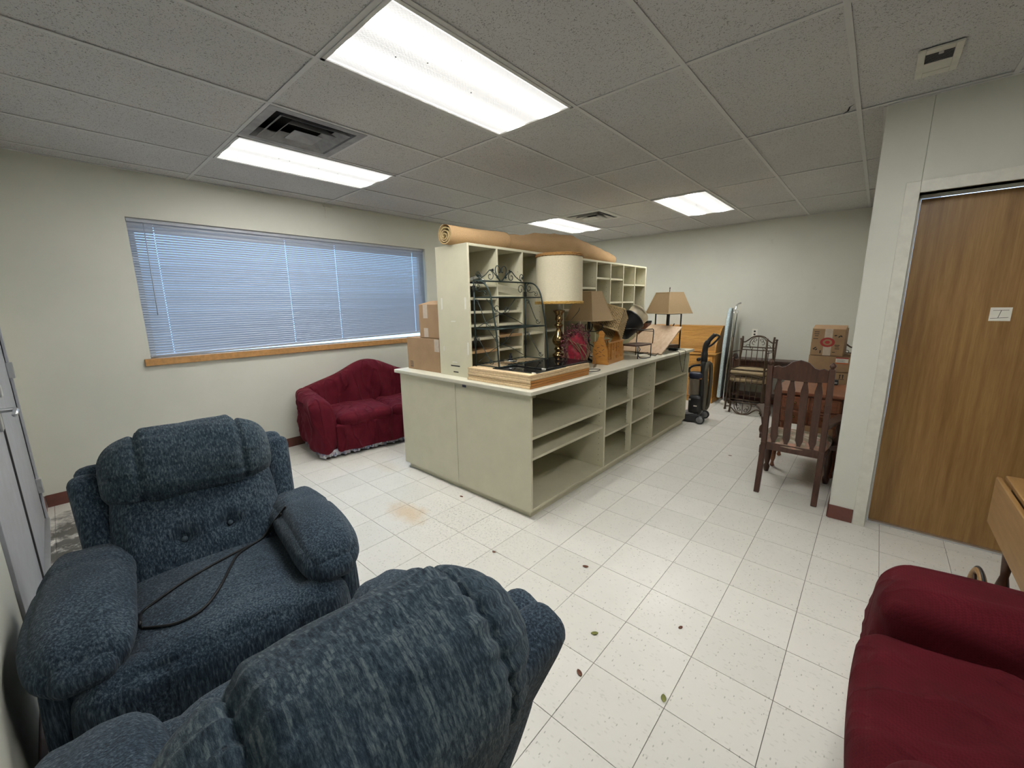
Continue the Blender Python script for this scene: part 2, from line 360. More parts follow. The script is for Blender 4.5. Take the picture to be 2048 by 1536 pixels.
cells.sort(key=lambda q: (-q[0], -q[1]))
rest = MB()
for k, (vis, s_, x0, x1, y0, y1) in enumerate(cells):
    if k < 300 and vis:
        o = tile0 if k == 0 else tile0.copy()
        if k: o.name = 'floor_tile'; COL.objects.link(o); o.parent = floor
        o.location = ((x0+x1)/2, (y0+y1)/2, 0); o.scale = (x1-x0, y1-y0, 1)
    else: rest.box(x0, x1, y0, y1, -.0035, 0)
rest.build('floor_tiles_far', 'tile', floor, kind='stuff')
# walls
wy0, wy1, wz0, wz1 = .54, 3.53, 1.09, 2.268
struct('wall_window', MB().box(XW-.15, XW, YL-.15, wy0, 0, 2.75).box(XW-.15, XW, wy1, YB+.15, 0, 2.75).box(XW-.15, XW, wy0, wy1, 0, wz0).box(XW-.15, XW, wy0, wy1, wz1, 2.75), 'wall')
struct('wall_back', MB().box(XW, XE+.12, YB, YB+.15, 0, 2.75), 'wall')
dx0, dx1, dzt = .10, 1.02, 2.12
wp = struct('wall_partition', MB().box(XE, dx0, YD, YD+.14, 0, 2.75).box(dx1, XR, YD, YD+.14, 0, 2.75).box(dx0, dx1, YD, YD+.14, dzt, 2.75), 'wall', bevel=.004)
struct('wall_return', MB().box(XE, XE+.12, YD+.14, YB, 0, 2.75), 'wall')
struct('wall_right', MB().box(XR, XR+.15, YL-.15, YD+.14, 0, 2.75), 'wall')
gx0, gx1, gzt = -4.42, -2.33, 2.13
struct('wall_entry', MB().box(XW, gx0, YL-.15, YL, 0, 2.75).box(gx1, XR, YL-.15, YL, 0, 2.75).box(gx0, gx1, YL-.15, YL, gzt, 2.75), 'wall')
def cove(name, x0, x1, y0, y1): return struct(name, MB().box(x0, x1, y0, y1, 0, .10), 'cove_base', bevel=.003)
cove('baseboard_window', XW, XW+.007, YL+.01, YB-.01); cove('baseboard_back', XW+.01, XE-.01, YB-.007, YB)
cove('baseboard_partition', XE, .033, YD-.007, YD); cove('baseboard_return', XE-.007, XE, YD, YB-.01)
cove('baseboard_entry', gx1+.08, XR-.01, YL, YL+.007); cove('baseboard_right', XR-.007, XR, YL+.01, YD-.01)
cove('baseboard_entry_corner', XW+.01, gx0-.06, YL, YL+.007)
# wooden door in partition
dr = sempty('door_wood', (0, 0, 0))
MB().box(dx0-.065, dx0, YD-.012, YD+.14, 0, dzt+.065).build('door_frame', 'frame_paint', dr, bevel=.003)
MB().box(dx1, dx1+.065, YD-.012, YD+.14, 0, dzt+.065).build('door_frame', 'frame_paint', dr, bevel=.003)
MB().box(dx0, dx1, YD-.012, YD+.14, dzt, dzt+.065).build('door_frame', 'frame_paint', dr, bevel=.003)
MB().box(dx0, dx0+.014, YD+.085, YD+.13, 0, dzt).box(dx1-.014, dx1, YD+.085, YD+.13, 0, dzt).box(dx0, dx1, YD+.085, YD+.13, dzt-.014, dzt).build('door_stop', 'frame_paint', dr)
MB().box(dx0+.017, dx1-.017, YD+.128, YD+.170, .012, dzt-.017).build('door_leaf', 'door_veneer', dr, bevel=.002)
MB().box(dx0, dx1, YD+.10, YD+.17, 0, .012).build('threshold', 'aluminium', dr)
MB().lathe([(.028, 0), (.028, .01), (.012, .015), (.012, .035), (.026, .045), (.029, .06), (.02, .075), (.001, .078)], (dx1-.08, YD+.128, .98), 16, (0, -1, 0)).build('door_knob', 'aluminium', dr, True)
nt = thing('paper_note', 'small cream paper square taped on the brown wooden door', 'note', (.522, YD+.128, 1.424))
MB().box(-.041, .041, -.0015, 0, -.038, .038).build('sheet', 'paper', nt)
MB().obox((.0, -.002, .022), (.030, 0, .001), (0, .0004, 0), (0, 0, .0011)).obox((-.002, -.002, -.021), (.034, 0, .003), (0, .0004, 0), (0, 0, .0011)).obox((-.003, -.002, 0), (.004, 0, .021), (0, .0004, 0), (.0011, 0, 0)).build('pencil_mark', 'print_black', nt)
# grey metal double door
gd = sempty('door_grey')
MB().box(gx0-.05, gx0, YL-.15, YL+.012, 0, gzt+.05).build('door_frame', 'door_grey', gd, bevel=.002)
MB().box(gx1, gx1+.05, YL-.15, YL+.012, 0, gzt+.05).build('door_frame', 'door_grey', gd, bevel=.002)
MB().box(gx0, gx1, YL-.15, YL+.012, gzt, gzt+.05).build('door_frame', 'door_grey', gd, bevel=.002)
gm = -3.31
MB().box(gx0+.004, gm-.012, YL-.05, YL-.004, .02, gzt-.004).build('door_leaf', 'door_grey', gd, bevel=.002)
MB().box(gm+.006, gx1-.012, YL-.05, YL-.004, .02, gzt-.004).build('door_leaf', 'door_grey', gd, bevel=.002)
MB().box(gx0, gx1, YL-.15, YL-.055, 0, gzt).build('door_gap_backing', 'door_dark', gd)
MB().box(gm-.008, gm+.010, YL-.01, YL+.003, .02, gzt-.02).build('leaf_gap_shade', 'door_dark', gd)  # dark strip standing in for the shaded slit between the leaves
MB().box(gx0, gx1, YL-.15, YL+.02, 0, .015).build('threshold', 'aluminium', gd)
for z in (.27, 1.12, 1.95):
    MB().box(gx0-.012, gx0+.02, YL-.004, YL+.026, z-.055, z+.055).build('hinge', 'aluminium', gd, bevel=.004)
MB().box(gm+.05, gm+.13, YL-.004, YL+.006, .93, 1.17).build('lock_plate', 'aluminium', gd, bevel=.003)
hd = MB().tube([(gm+.09, YL, 1.03), (gm+.09, YL+.055, 1.03), (gm+.11, YL+.06, 1.03), (gm+.23, YL+.06, 1.025)], .011, 10).build('lever_handle', 'aluminium', gd, True)
MB().box(gm+.06, gm+.12, YL+.004, YL+.03, 1.10, 1.16).build('deadbolt', 'aluminium', gd, bevel=.004)
# window
wn = sempty('window_1')
fx0, fx1 = XW-.13, XW-.09
for a, c in ((wy0, wy0+.05), (wy1-.05, wy1)): MB().box(fx0, fx1, a, c, wz0, wz1).build('window_frame', 'aluminium', wn)
for a, c in ((wz0, wz0+.012), (wz1-.05, wz1)): MB().box(fx0, fx1, wy0, wy1, a, c).build('window_frame', 'aluminium', wn)
for a, c in ((wy0+.05, wy1-.05),): MB().box(XW-.113, XW-.107, a, c, wz0+.012, wz1-.05).build('window_pane', 'glass', wn)
struct('trim_sill', MB().box(XW-.09, XW+.03, wy0-.045, wy1+.045, wz0-.055, wz0+.004), 'oak_trim', bevel=.003)
bl = thing('venetian_blind', 'long grey-white venetian blind lowered over the wide window', 'blind', (XW-.045, (wy0+wy1)/2, wz1))
L = (wy1-wy0)/2-.006
MB().box(-.02, .02, -L, L, -.032, -.001).build('headrail', 'slat', bl, bevel=.002)
cords = [-1.32, -.27, .26, 1.31]
sm = MB(); th = math.radians(53); ys = [-L]
for c in cords: ys += [c-.004, c+.004]
ys.append(L)
def slat_pt(q, y):
    a = (q/3-.5)*.026; bow = .0028*(1-(2*q/3-1)**2)
    return (a*math.cos(th)-bow*math.sin(th), y, -a*math.sin(th)-bow*math.cos(th)*-1)
for a in range(len(ys)-1):
    for q in range(3):
        if a % 2 == 1 and q == 1: continue
        i = len(sm.v); sm.v += [slat_pt(q, ys[a]), slat_pt(q, ys[a+1]), slat_pt(q+1, ys[a+1]), slat_pt(q+1, ys[a])]; sm.f.append((i, i+1, i+2, i+3))
NS = 52; zt, zb = -.045, -1.112
s0 = sm.build('slat', 'slat', bl, True)
for k in range(NS):
    z = zt+(zb-zt)*k/(NS-1); o = s0 if k == 0 else share(s0, 'slat', bl, (0, 0, 0)); o.location = (0, 0, z)
    tl = .016*(k/(NS-1))**5
    o.rotation_euler = (tl, random.uniform(-.03, .03)+(.45 if k in (0, 2) else 0), 0)
o = MB().box(-.012, .012, -L, L, -.012, .006).build('bottom_rail', 'slat', bl, bevel=.002); o.location = (0, 0, zb-.018); o.rotation_euler = (.0165, 0, 0)
for c in cords:
    MB().box(.0125, .0135, c-.0012, c+.0012, zb-.02, -.03).build('ladder_cord', 'slat', bl)
MB().tube([(.028, -1.385, -.03), (.03, -1.39, -.40), (.032, -1.395, -.80)], .0035, 6).build('tilt_wand', 'slat', bl, True)
MB().tube([(.022, 1.40, -.03), (.024, 1.40, -.60)], .002, 5).ball((.024, 1.40, -.61), .008).build('lift_cord', 'slat', bl, True)
# ceiling
ceil = struct('ceiling', MB().box(XW-.15, XR+.15, YL-.15, YB+.15, ZC+.12, ZC+.16), 'void_black')
xs = sorted([CX0+.6096*k for k in range(-5, 8)]); xs = [XW]+[x for x in xs if XW+.02 < x < XR-.02]+[XR]
ysg = [YL]+[CY0+1.2192*k for k in range(0, 5)]+[YB]
lights = [(-1.447-.6096, CY0), (CX0+3*.6096, CY0), (-3.886, CY0), (CX0, CY0+3*1.2192), (-3.886, CY0+3*1.2192)]
diffs = [(-3.2760, CY0), (-3.2760, CY0+3*1.2192)]
def near(a, c): return abs(a-c) < .03
ct0 = MB().box(-.5, .5, -.5, .5, 0, .014).build('ceiling_tile', 'ceil', ceil); first = True
for i in range(len(xs)-1):
    for j in range(len(ysg)-1):
        x0, x1, y0, y1 = xs[i], xs[i+1], ysg[j], ysg[j+1]
        if x0 > XE-.02 and y0 > YD+.1: continue
        if any(near(x0, a) and near(y0, c) for a, c in lights): continue
        if any(near(x0, a) and near(y0, c) for a, c in diffs): y0 = y0+.6096
        o = ct0 if first else share(ct0, 'ceiling_tile', ceil, (0, 0, 0)); first = False
        o.location = ((x0+x1)/2, (y0+y1)/2, ZC+.003+random.uniform(0, .002)); o.scale = (x1-x0-.006, y1-y0-.006, 1); o.rotation_euler = (random.uniform(-.001, .001), random.uniform(-.002, .002), 0)
for x in xs[1:-1]:
    y1 = YB if x < XE else YD
    MB().box(x-.0115, x+.0115, YL, y1, ZC-.002, ZC+.002).build('grid_runner', 'grid_paint', ceil)
for y in ysg[1:-1]:
    MB().box(XW, XR if y < YD else XE, y-.0115, y+.0115, ZC-.0015, ZC+.0025).build('grid_runner', 'grid_paint', ceil)
for x, y in diffs: MB().box(x, x+.6096, y+.6096-.0115, y+.6096+.0115, ZC-.0015, ZC+.0025).build('grid_runner', 'grid_paint', ceil)
MB().box(XW, XW+.018, YL, YB, ZC-.003, ZC+.002).box(XW, XE, YB-.018, YB, ZC-.003, ZC+.002).box(XE, XR, YD-.018, YD, ZC-.003, ZC+.002).box(XE-.018, XE, YD, YB, ZC-.003, ZC+.002).build('wall_angle', 'grid_paint', ceil)
ck = [P(px, py, 'z', ZC-.001) for px, py in ((1686, 228), (1696, 222), (1700, 214), (1709, 208))]
MB().tube(ck, [.002, .005, .004, .001], 5, False, .3).build('crack', 'void_black', ceil)
ln = ['troffer light above the middle of the floor, nearest and largest in view', 'troffer light over the red armchair beside the partition wall', 'troffer light next to the air diffuser by the window wall', 'troffer light far off near the back wall, right one', 'troffer light far off above the carpet roll, beside the distant diffuser']
for (x, y), lb in zip(lights, ln):
    t = thing('ceiling_light', 'fluorescent '+lb, 'ceiling light', (x+.3048, y+.6096, ZC), 0, 'fluorescent ceiling troffers')
    w2, l2 = .293, .598
    f = MB()
    for a, c, d, e in ((-w2, -w2+.018, -l2, l2), (w2-.018, w2, -l2, l2), (-w2, w2, -l2, -l2+.018), (-w2, w2, l2-.018, l2)): f.box(a, c, d, e, -.006, .03)
    f.build('frame', 'white_metal', t)
    MB().box(-w2+.018, w2-.018, -l2+.018, l2-.018, 0, .004).build('lens', 'lens', t)
    MB().box(-w2, w2, -l2, l2, .032, .09).build('housing', 'white_metal', t)
    sp = MB()
    for k in range(6): sp.ball((random.uniform(-.2, .2), random.uniform(-.5, .5), -.001), .004, 6, 4, .4)
    sp.build('dead_insects', 'print_black', t, kind='stuff')
for (x, y), lb, dirty in zip(diffs, ('dusty square air diffuser beside the window-side troffer', 'distant square air diffuser near the back wall'), (1, 0)):
    t = thing('ceiling_diffuser', lb, 'air vent', (x+.3048, y+.3048, ZC), 0, 'square ceiling diffusers')
    mt = 'vent_dust' if dirty else 'white_metal'
    MB().box(-.292, .292, -.292, .292, .11, .115).build('throat', 'void_black', t)
    def ring(a0, z0, a1, z1, tk=.003):
        g = MB()
        for q in range(4):
            R = Matrix.Rotation(q*PI/2, 3, 'Z')
            g.hexa([R @ Vector(p) for p in ((-a0, -a0, z0), (a0, -a0, z0), (a1, -a1, z1), (-a1, -a1, z1), (-a0, -a0, z0+tk), (a0, -a0, z0+tk), (a1, -a1, z1+tk), (-a1, -a1, z1+tk))])
        return g
    ring(.295, -.004, .245, -.004).build('flange', mt, t)
    ring(.215, -.012, .165, .030).build('cone', mt, t); ring(.150, -.018, .105, .022).build('cone', mt, t)
    ring(.245, -.003, .225, .05).build('cone', mt, t)
    ring(.088, -.022, .0005, .0).build('centre_plate', mt, t)
rg = thing('ceiling_register', 'small white square register vent near the partition wall', 'air vent', (.073, 3.0, ZC-.004))
g = MB()
for a, c, d, e in ((-.075, -.048, -.155, .155), (.048, .075, -.155, .155), (-.048, .048, -.155, -.11), (-.048, .048, .10, .155)): g.box(a, c, d, e, -.006, .004)
g.build('frame', 'frame_paint', rg, bevel=.002)
MB().box(-.048, .048, -.11, .10, .001, .003).build('duct', 'void_black', rg)
for k in range(7): MB().obox((0, -.10+k*.014, -.002), (.048, 0, 0), (0, .006, .002), (0, 0, .0006)).build('louver', 'vent_dust', rg)
MB().box(-.048, .048, 0.0, .10, -.003, .0).build('damper_plate', 'frame_paint', rg)
MB().box(-.004, .012, -.115, -.10, -.012, -.004).build('lever', 'white_metal', rg)
hk = MB().tube([(XW+.002, 2.205, 2.61), (XW+.02, 2.205, 2.60), (XW+.012, 2.203, 2.48)], .004, 6).box(XW, XW+.012, 2.19, 2.30, 2.60, 2.634).build('wall_bracket', 'frame_paint'); tag(hk, 'short white wire bracket on the wall above the blind', 'bracket')
ol = thing('wall_outlet', 'white two socket electrical outlet on the back wall', 'outlet', (-1.338, YB, 1.05))
MB().box(-.037, .037, -.006, 0, -.058, .058).build('cover_plate', 'paper', ol, bevel=.003)
for z in (-.022, .022): MB().lathe([(.014, 0), (.014, .002), (.001, .0025)], (0, -.006, z), 12, (0, -1, 0)).build('socket', 'print_black', ol)
# ================================================================== COUNTER AND SHELVES
def shelf_board(parent, x0, x1, y0, y1, z0, z1, mat='cream_laminate', name='shelf'): return MB().box(x0, x1, y0, y1, z0, z1).build(name, mat, parent, bevel=.0012, seg=1)
CB = thing('open_counter_cabinet', 'long cream counter cabinet with open shelves facing the aisle', 'cabinet', (-1.68, 2.07, 0))
y_end = 3.11; bx = -.775; z0b, z1b = .055, CT-.032
MB().box(bx, -.03, .03, y_end-.03, 0, z0b).build('toe_kick', 'cream_laminate', CB)
shelf_board(CB, bx, 0, 0, .02, z0b, z1b, name='end_panel'); shelf_board(CB, bx, 0, y_end-.02, y_end, z0b, z1b, name='end_panel')
shelf_board(CB, bx, bx+.012, .02, y_end-.02, z0b, z1b, name='back_panel')
shelf_board(CB, bx+.012, 0, .02, y_end-.02, z0b, z0b+.022, name='bottom_panel')
for y in (1.03, 2.08): shelf_board(CB, bx+.012, 0, y-.011, y+.011, z0b+.022, z1b, name='divider')
shelf_board(CB, -.052, 0, 1.545, 1.568, z0b+.022, z1b, name='centre_post')
for y0, y1, zs in ((.02, 1.019, (.445, .597)), (2.091, y_end-.02, (.388, .652))):
    for z in zs: shelf_board(CB, bx+.012, -.012, y0+.001, y1-.001, z-.010, z+.010)
for z in (.350, .600):
    shelf_board(CB, bx+.012, -.053, 1.042, 2.068, z-.010, z+.010)
    shelf_board(CB, -.053, -.012, 1.042, 1.544, z-.010, z+.010); shelf_board(CB, -.053, -.012, 1.569, 2.068, z-.010, z+.010)
def holes(parent, x, y, zs, sgn=-1, r=.0032):
    h = MB()
    for z in zs: h.lathe([(r, 0), (r, .0006)], (x, y, z), 6, (0, sgn, 0))
    h.build('pin_holes', 'peg_hole', parent, kind='stuff')
for y in (1.019, 1.545, 2.069, y_end-.02): holes(CB, -.05, y, [.13+.052*k for k in range(15)])
lk = MB().lathe([(.020, 0), (.020, .006), (.012, .010), (.001, .011)], (-.30, 1.019, .845), 16, (0, -1, 0)).build('cable_grommet', 'frame_paint', CB, True)
CR = thing('rear_counter_cabinet', 'cream counter cabinet standing back to back on the window side', 'cabinet', (-2.4575, 2.07, 0))
MB().box(-.74, 0, .03, y_end-.03, 0, z0b).build('toe_kick', 'cream_laminate', CR)
shelf_board(CR, -.77, -.0015, 0, .02, z0b, z1b, name='end_panel'); shelf_board(CR, -.77, -.0015, y_end-.02, y_end, z0b, z1b, name='end_panel')
shelf_board(CR, -.014, -.0015, .02, y_end-.02, z0b, z1b, name='back_panel'); shelf_board(CR, -.77, -.014, .02, y_end-.02, z0b, z0b+.022, name='bottom_panel')
for y in (1.03, 2.08): shelf_board(CR, -.77, -.014, y-.011, y+.011, z0b+.022, z1b, name='divider')
for y0, y1 in ((.02, 1.019), (1.041, 2.069), (2.091, y_end-.02)): shelf_board(CR, -.76, -.014, y0, y1, .49, .51)
wt = MB().box(-3.285, -1.655, 2.045, 5.27, CT-.032, CT).build('worktop', 'counter_top', None, bevel=.006); tag(wt, 'long cream laminate worktop crowded with lamps and baskets', 'worktop')
st = MB().box(-2.368, -2.325, 2.0685, 2.0698, .888, .908).build('sticker', 'vac_navy'); tag(st, 'tiny dark blue sticker on the counter end panel', 'sticker')
# pigeonhole unit
PH = thing('pigeonhole_shelf', 'tall cream pigeonhole shelf unit standing on the worktop', 'shelf unit', (-2.35, 2.15, CT))
pw, ph, pd = 3.18, 1.03, .38; cw = (pw-.02)/10
shelf_board(PH, -pd, 0, 0, .02, 0, ph, name='side_panel'); shelf_board(PH, -pd, 0, pw-.02, pw, 0, ph, name='side_panel')
shelf_board(PH, -pd, 0, .02, pw-.02, ph-.02, ph, name='top_panel'); shelf_board(PH, -pd, 0, .02, pw-.02, 0, .018, name='bottom_panel'); shelf_board(PH, -pd, -pd+.008, .02, pw-.02, .018, ph-.02, name='back_panel')
for k in range(1, 10): shelf_board(PH, -pd+.008, 0, .01+k*cw-.008, .01+k*cw+.008, .018, ph-.02, name='divider')
cols = [(1.668, 1.566, 1.46, 1.355, 1.249, 1.146), (1.585, 1.458, 1.352, 1.253, 1.142), (1.253,), (1.263,), (1.45,), (1.677,), (1.789,), (1.789, 1.521), (1.733, 1.523), (1.737,)]
for k, zs in enumerate(cols):
    for z in zs:
        raw = (k == 0 and z == 1.146) or (k == 1 and z == 1.253)
        shelf_board(PH, -pd+.009, -.006, .01+k*cw+.0085, .01+(k+1)*cw-.0085, z-CT-.010, z-CT+.010, 'raw_particle' if raw else 'cream_laminate')
for k in range(2, 11): holes(PH, -.05, .01+k*cw-.008 if k < 10 else pw-.02, [.30+.05*q for q in range(12)])
MB().obox((-.02, .01+1.5*cw, 1.632-CT), (.004, 0, .001), (0, .148, -.022), (.004, 0, .030)).build('fallen_shelf', 'cream_laminate', PH, bevel=.001, seg=1)
for x, z, w_, h_ in ((-.325, .585, .008, .045), (-.04, .585, .008, .045), (-.025, .235, .008, .048), (-.32, .22, .005, .02)):
    MB().box(x-w_, x+w_, -.001, 0, z-h_, z+h_).build('tape_strip', 'paper', PH)
for x, z, w_ in ((-.19, .445, .025), (-.19, .115, .03)): MB().box(x-w_, x+w_, -.001, 0, z-.004, z+.004).build('tape_strip', 'paper', PH)
for x, z, w_ in ((-.185, .085, .055), (-.18, -.0+.035, .03)): MB().box(x-w_, x+w_, -.0012, 0, z-.005, z+.005).build('black_slot', 'print_black', PH)
# ------------------------------------------------ stacked boards with rack, glass, lamp
bz = CT
for k in range(5):
    dx, dy = random.uniform(-.004, .004), random.uniform(-.004, .004); th = .0195
    o = thing('shelf_panel', ['lowest of the five loose panels stacked on the counter corner', 'second lowest loose panel in the stack on the counter corner', 'middle loose panel of the five stacked on the counter corner', 'second from top loose panel in the stack on the counter corner', 'topmost loose panel of the stack, under the iron rack'][k], 'board', (0, 0, 0), 0, 'loose shelf panels stacked on the counter')
    MB().box(-2.342+dx, -1.712+dx, 2.105+dy, 2.868+dy, bz, bz+th-.0006).build('core', 'board_edge_pale', o, bevel=.0035, seg=1)
    MB().box(-1.7118+dx, -1.7098+dx, 2.107+dy, 2.866+dy, bz+.0010, bz+th-.0022).build('edge_band', 'board_band' if k < 3 else 'board_edge_pale', o)
    bz += th
BT = bz-.0006
for k, (cx, cy, w_, d_, an, z) in enumerate(((-1.925, 2.36, .20, .19, .02, 0), (-1.93, 2.62, .19, .28, -.05, .0075))):
    o = thing('glass_shelf', ['dark smoked glass pane lying at the edge of the panel stack', 'upper dark smoked glass pane lying across the lower pane'][k], 'glass pane', (cx, cy, BT+z), an, 'loose smoked glass panes')
    MB().box(-w_, w_, -d_, d_, 0, .006).build('pane', 'smoked', o, bevel=.001, seg=1)
    MB().tube([(-w_, -d_, .003), (w_, -d_, .003), (w_, d_, .003), (-w_, d_, .003)], .0035, 6, True).build('rim', 'black_iron', o, True)
    MB().box(w_-.03, w_+.003, -d_-.004, -d_+.006, 0, .0075).build('clip', 'paper', o)
# baker's rack
RK = thing('plant_rack', 'dark green wrought iron rack with heart scroll crest on the panel stack', 'rack', (-2.325, 2.185, BT))
H = 1.70-BT; LW = .61
def rack():
    r = .0062; post = lambda nm, pts, rr=r: MB().tube(pts, rr, 8).build(nm, 'green_iron', RK, True)
    for y in (0, LW):
        post('back_post', [(0, y, 0), (0, y, H)])
        arc = [(.25, y, 0), (.228, y, .26), (.20, y, .42), (.175, y, .54), (.145, y, .60), (.09, y, .645), (.0, y, H)]
        post('front_post', bez(arc, 6))
    zs = [.012, 1.335-BT, 1.572-BT]; ds = [.25, .215, .165]
    for z, d in zip(zs, ds):
        g = MB(); g.tube([(0, 0, z), (0, LW, z), (d, LW, z), (d, 0, z)], .005, 6, True)
        for k in range(1, 14): g.tube([(0, LW*k/14, z), (d, LW*k/14, z)], .0016, 4)
        g.build('wire_shelf', 'green_iron', RK, True)
    MB().tube([(0, 0, H), (0, LW, H)], r, 8).build('top_rail', 'green_iron', RK, True)
    # crest
    eu, ev = Vector((0, 1, 0)), Vector((0, 0, 1)); c = LW/2
    heart = bez([(0, c, H), (0, c+.045, H+.04), (0, c+.066, H+.09), (0, c+.045, H+.123), (0, c+.012, H+.105), (0, c+.010, H+.072), (0, c+.026, H+.075)], 6)
    MB().tube(heart, .0036, 6).build('scroll', 'green_iron', RK, True)
    MB().tube([Vector((0, 2*c-p.y, p.z)) for p in heart], .0036, 6).build('scroll', 'green_iron', RK, True)
    for sg in (-1, 1):
        MB().tube(bez([(0, c+sg*.01, H+.002), (0, c+sg*.07, H+.055), (0, c+sg*.12, H+.088), (0, c+sg*.18, H+.045), (0, c+sg*.25, H+.01)], 6), .0036, 6).build('scroll', 'green_iron', RK, True)
        MB().tube(spiral((0, c+sg*.125, H+.04), .042, .008, PI/2, sg*1.1, eu, ev), .003, 6).build('scroll', 'green_iron', RK, True)
        MB().tube(spiral((0, c+sg*.262, H+.045), .033, .008, -PI/2, -sg*1.1, eu, ev), .0032, 6).build('scroll', 'green_iron', RK, True)
        for dy, dz in ((.10, .085), (.05, .035), (.262, .035)):
            lf = MB(); q = []
            for k in range(10): rr = .017 if k % 2 == 0 else .008; q.append((rr*math.cos(k*PI/5), rr*math.sin(k*PI/5)))
            lf.prism(q, (.004, c+sg*dy, H+dz), (0, 1, 0), (0, 0, 1), (1, 0, 0), .003); lf.build('ivy_leaf', 'green_iron', RK)
    # side scrolls
    for y in (0, LW):
        for zc, d in ((.13, .20), (.41, .17)):
            MB().tube(bez([(.02, y, zc+.10), (.05, y, zc+.07), (d-.06, y, zc-.05), (d-.02, y, zc-.09)], 5), .0028, 6).build('scroll', 'green_iron', RK, True)
            MB().tube(spiral((.03, y, zc+.085), .024, .008, PI, -.9, (1, 0, 0), (0, 0, 1)), .0026, 6).build('scroll', 'green_iron', RK, True)
            MB().tube(spiral((d-.03, y, zc-.08), .026, .008, 0, -.9, (1, 0, 0), (0, 0, 1)), .0026, 6).build('scroll', 'green_iron', RK, True)
        MB().tube(spiral((.045, y, H-.045), .035, .008, PI/2, 1.1, (1, 0, 0), (0, 0, 1)), .0026, 6).build('scroll', 'green_iron', RK, True)
        MB().tube(bez([(.02, y, H-.07), (.06, y, H-.085), (.10, y, H-.08), (.125, y, H-.10)], 5), .0026, 6).build('scroll', 'green_iron', RK, True)
        MB().tube(spiral((.118, y, H-.10), .022, .006, PI/2, -1, (1, 0, 0), (0, 0, 1)), .0026, 6).build('scroll', 'green_iron', RK, True)
    # back braces
    for z0, z1 in ((.03, .29), (.30, .52)):
        for sg in (-1, 1):
            MB().tube(bez([(0, c-sg*.28, z0), (0, c-sg*.12, z0+(z1-z0)*.3), (0, c+sg*.05, z0+(z1-z0)*.55), (0, c+sg*.17, z1)], 6), .0028, 6).build('scroll', 'green_iron', RK, True)
            MB().tube(spiral((0, c-sg*.06, z0+(z1-z0)*.62), .036, .01, 0, sg*1.0, eu, ev), .0026, 6).build('scroll', 'green_iron', RK, True)
    MB().tube(spiral((0, LW-.06, H-.06), .045, .01, 0, 1.1, eu, ev), .0028, 6).build('scroll', 'green_iron', RK, True)
    for y, z in ((0, .20), (0, .60), (LW, .56), (LW, .14)): MB().box(-.009, .009, y-.009, y+.009, z-.02, z+.02).build('hinge_knuckle', 'black_iron', RK)
rack()
fg = thing('trinket_dish', 'small silver dish holding a black figurine on the rack base', 'dish', (-2.17, 2.42, BT+.018))
MB().lathe([(.03, 0), (.05, .006), (.055, .02), (.053, .02), (.045, .008), (.001, .006)], (0, 0, 0), 20, None, False).build('dish', 'silver', fg, True)
MB().lathe([(.022, .006), (.024, .02), (.012, .03), (.016, .045), (.006, .06), (.009, .068), (.001, .075)], (0, 0, 0), 10).build('figurine', 'black_plastic', fg, True)
MB().tube([(-.03, .02, .015), (0, .0, .03), (.035, -.02, .014)], .006, 6).build('figurine_arm', 'black_plastic', fg, True)
# brass lamp
LP = thing('table_lamp', 'tall antique brass table lamp with cream drum shade and rope trim', 'lamp', (-2.13, 3.03, CT))
z0 = CT
prof = [(.056, 0), (.058, .012), (.050, .022), (.046, .030), (.052, .042), (.050, .058), (.034, .066), (.026, .080), (.030, .090), (.038, .098), (.034, .108), (.026, .118), (.030, .130), (.046, .145), (.054, .165), (.054, .182), (.047, .205), (.034, .232), (.022, .258), (.019, .275), (.024, .285), (.036, .296), (.037, .303), (.026, .312), (.022, .328), (.030, .342), (.034, .350), (.030, .358), (.027, .380), (.034, .398), (.048, .414), (.050, .420), (.034, .424), (.015, .428)]
prof = [(.060, 0), (.062, .012), (.056, .030), (.050, .05)]+[(r*1.075, 1.006+1.075*h-CT) for r, h in prof]
MB().lathe(prof, (0, 0, 0), 32).build('body', 'antique_brass', LP, True)
MB().lathe([(.011, .52), (.011, .565), (.006, .567), (.006, .97)], (0, 0, 0), 12).build('socket_stem', 'paper', LP, True)
zsb, zst = 1.527-z0, 1.922-z0
MB().lathe([(.208, zsb), (.2065, zsb+.01), (.201, zst-.01), (.200, zst), (.198, zst), (.205, zsb)], (0, 0, 0), 48, None, False).build('shade', 'linen_shade', LP, True)
def ropering(r, z, mat, n=2):
    for q in range(n):
        MB().tube([(r*math.cos(a*PI/45), r*math.sin(a*PI/45), z+q*.011+.0015*math.sin(a*2.2)) for a in range(90)], .0075, 6, True).build('rope_trim', mat, LP, True)
ropering(.202, zst-.004, 'rope'); ropering(.209, zsb-.006, 'rope_gold')
MB().tube([(-.198, 0, zst-.02), (0, 0, zst-.02), (.198, 0, zst-.02)], .0025, 6).tube([(0, -.198, zst-.02), (0, .198, zst-.02)], .0025, 6).build('spider', 'antique_brass', LP, True)
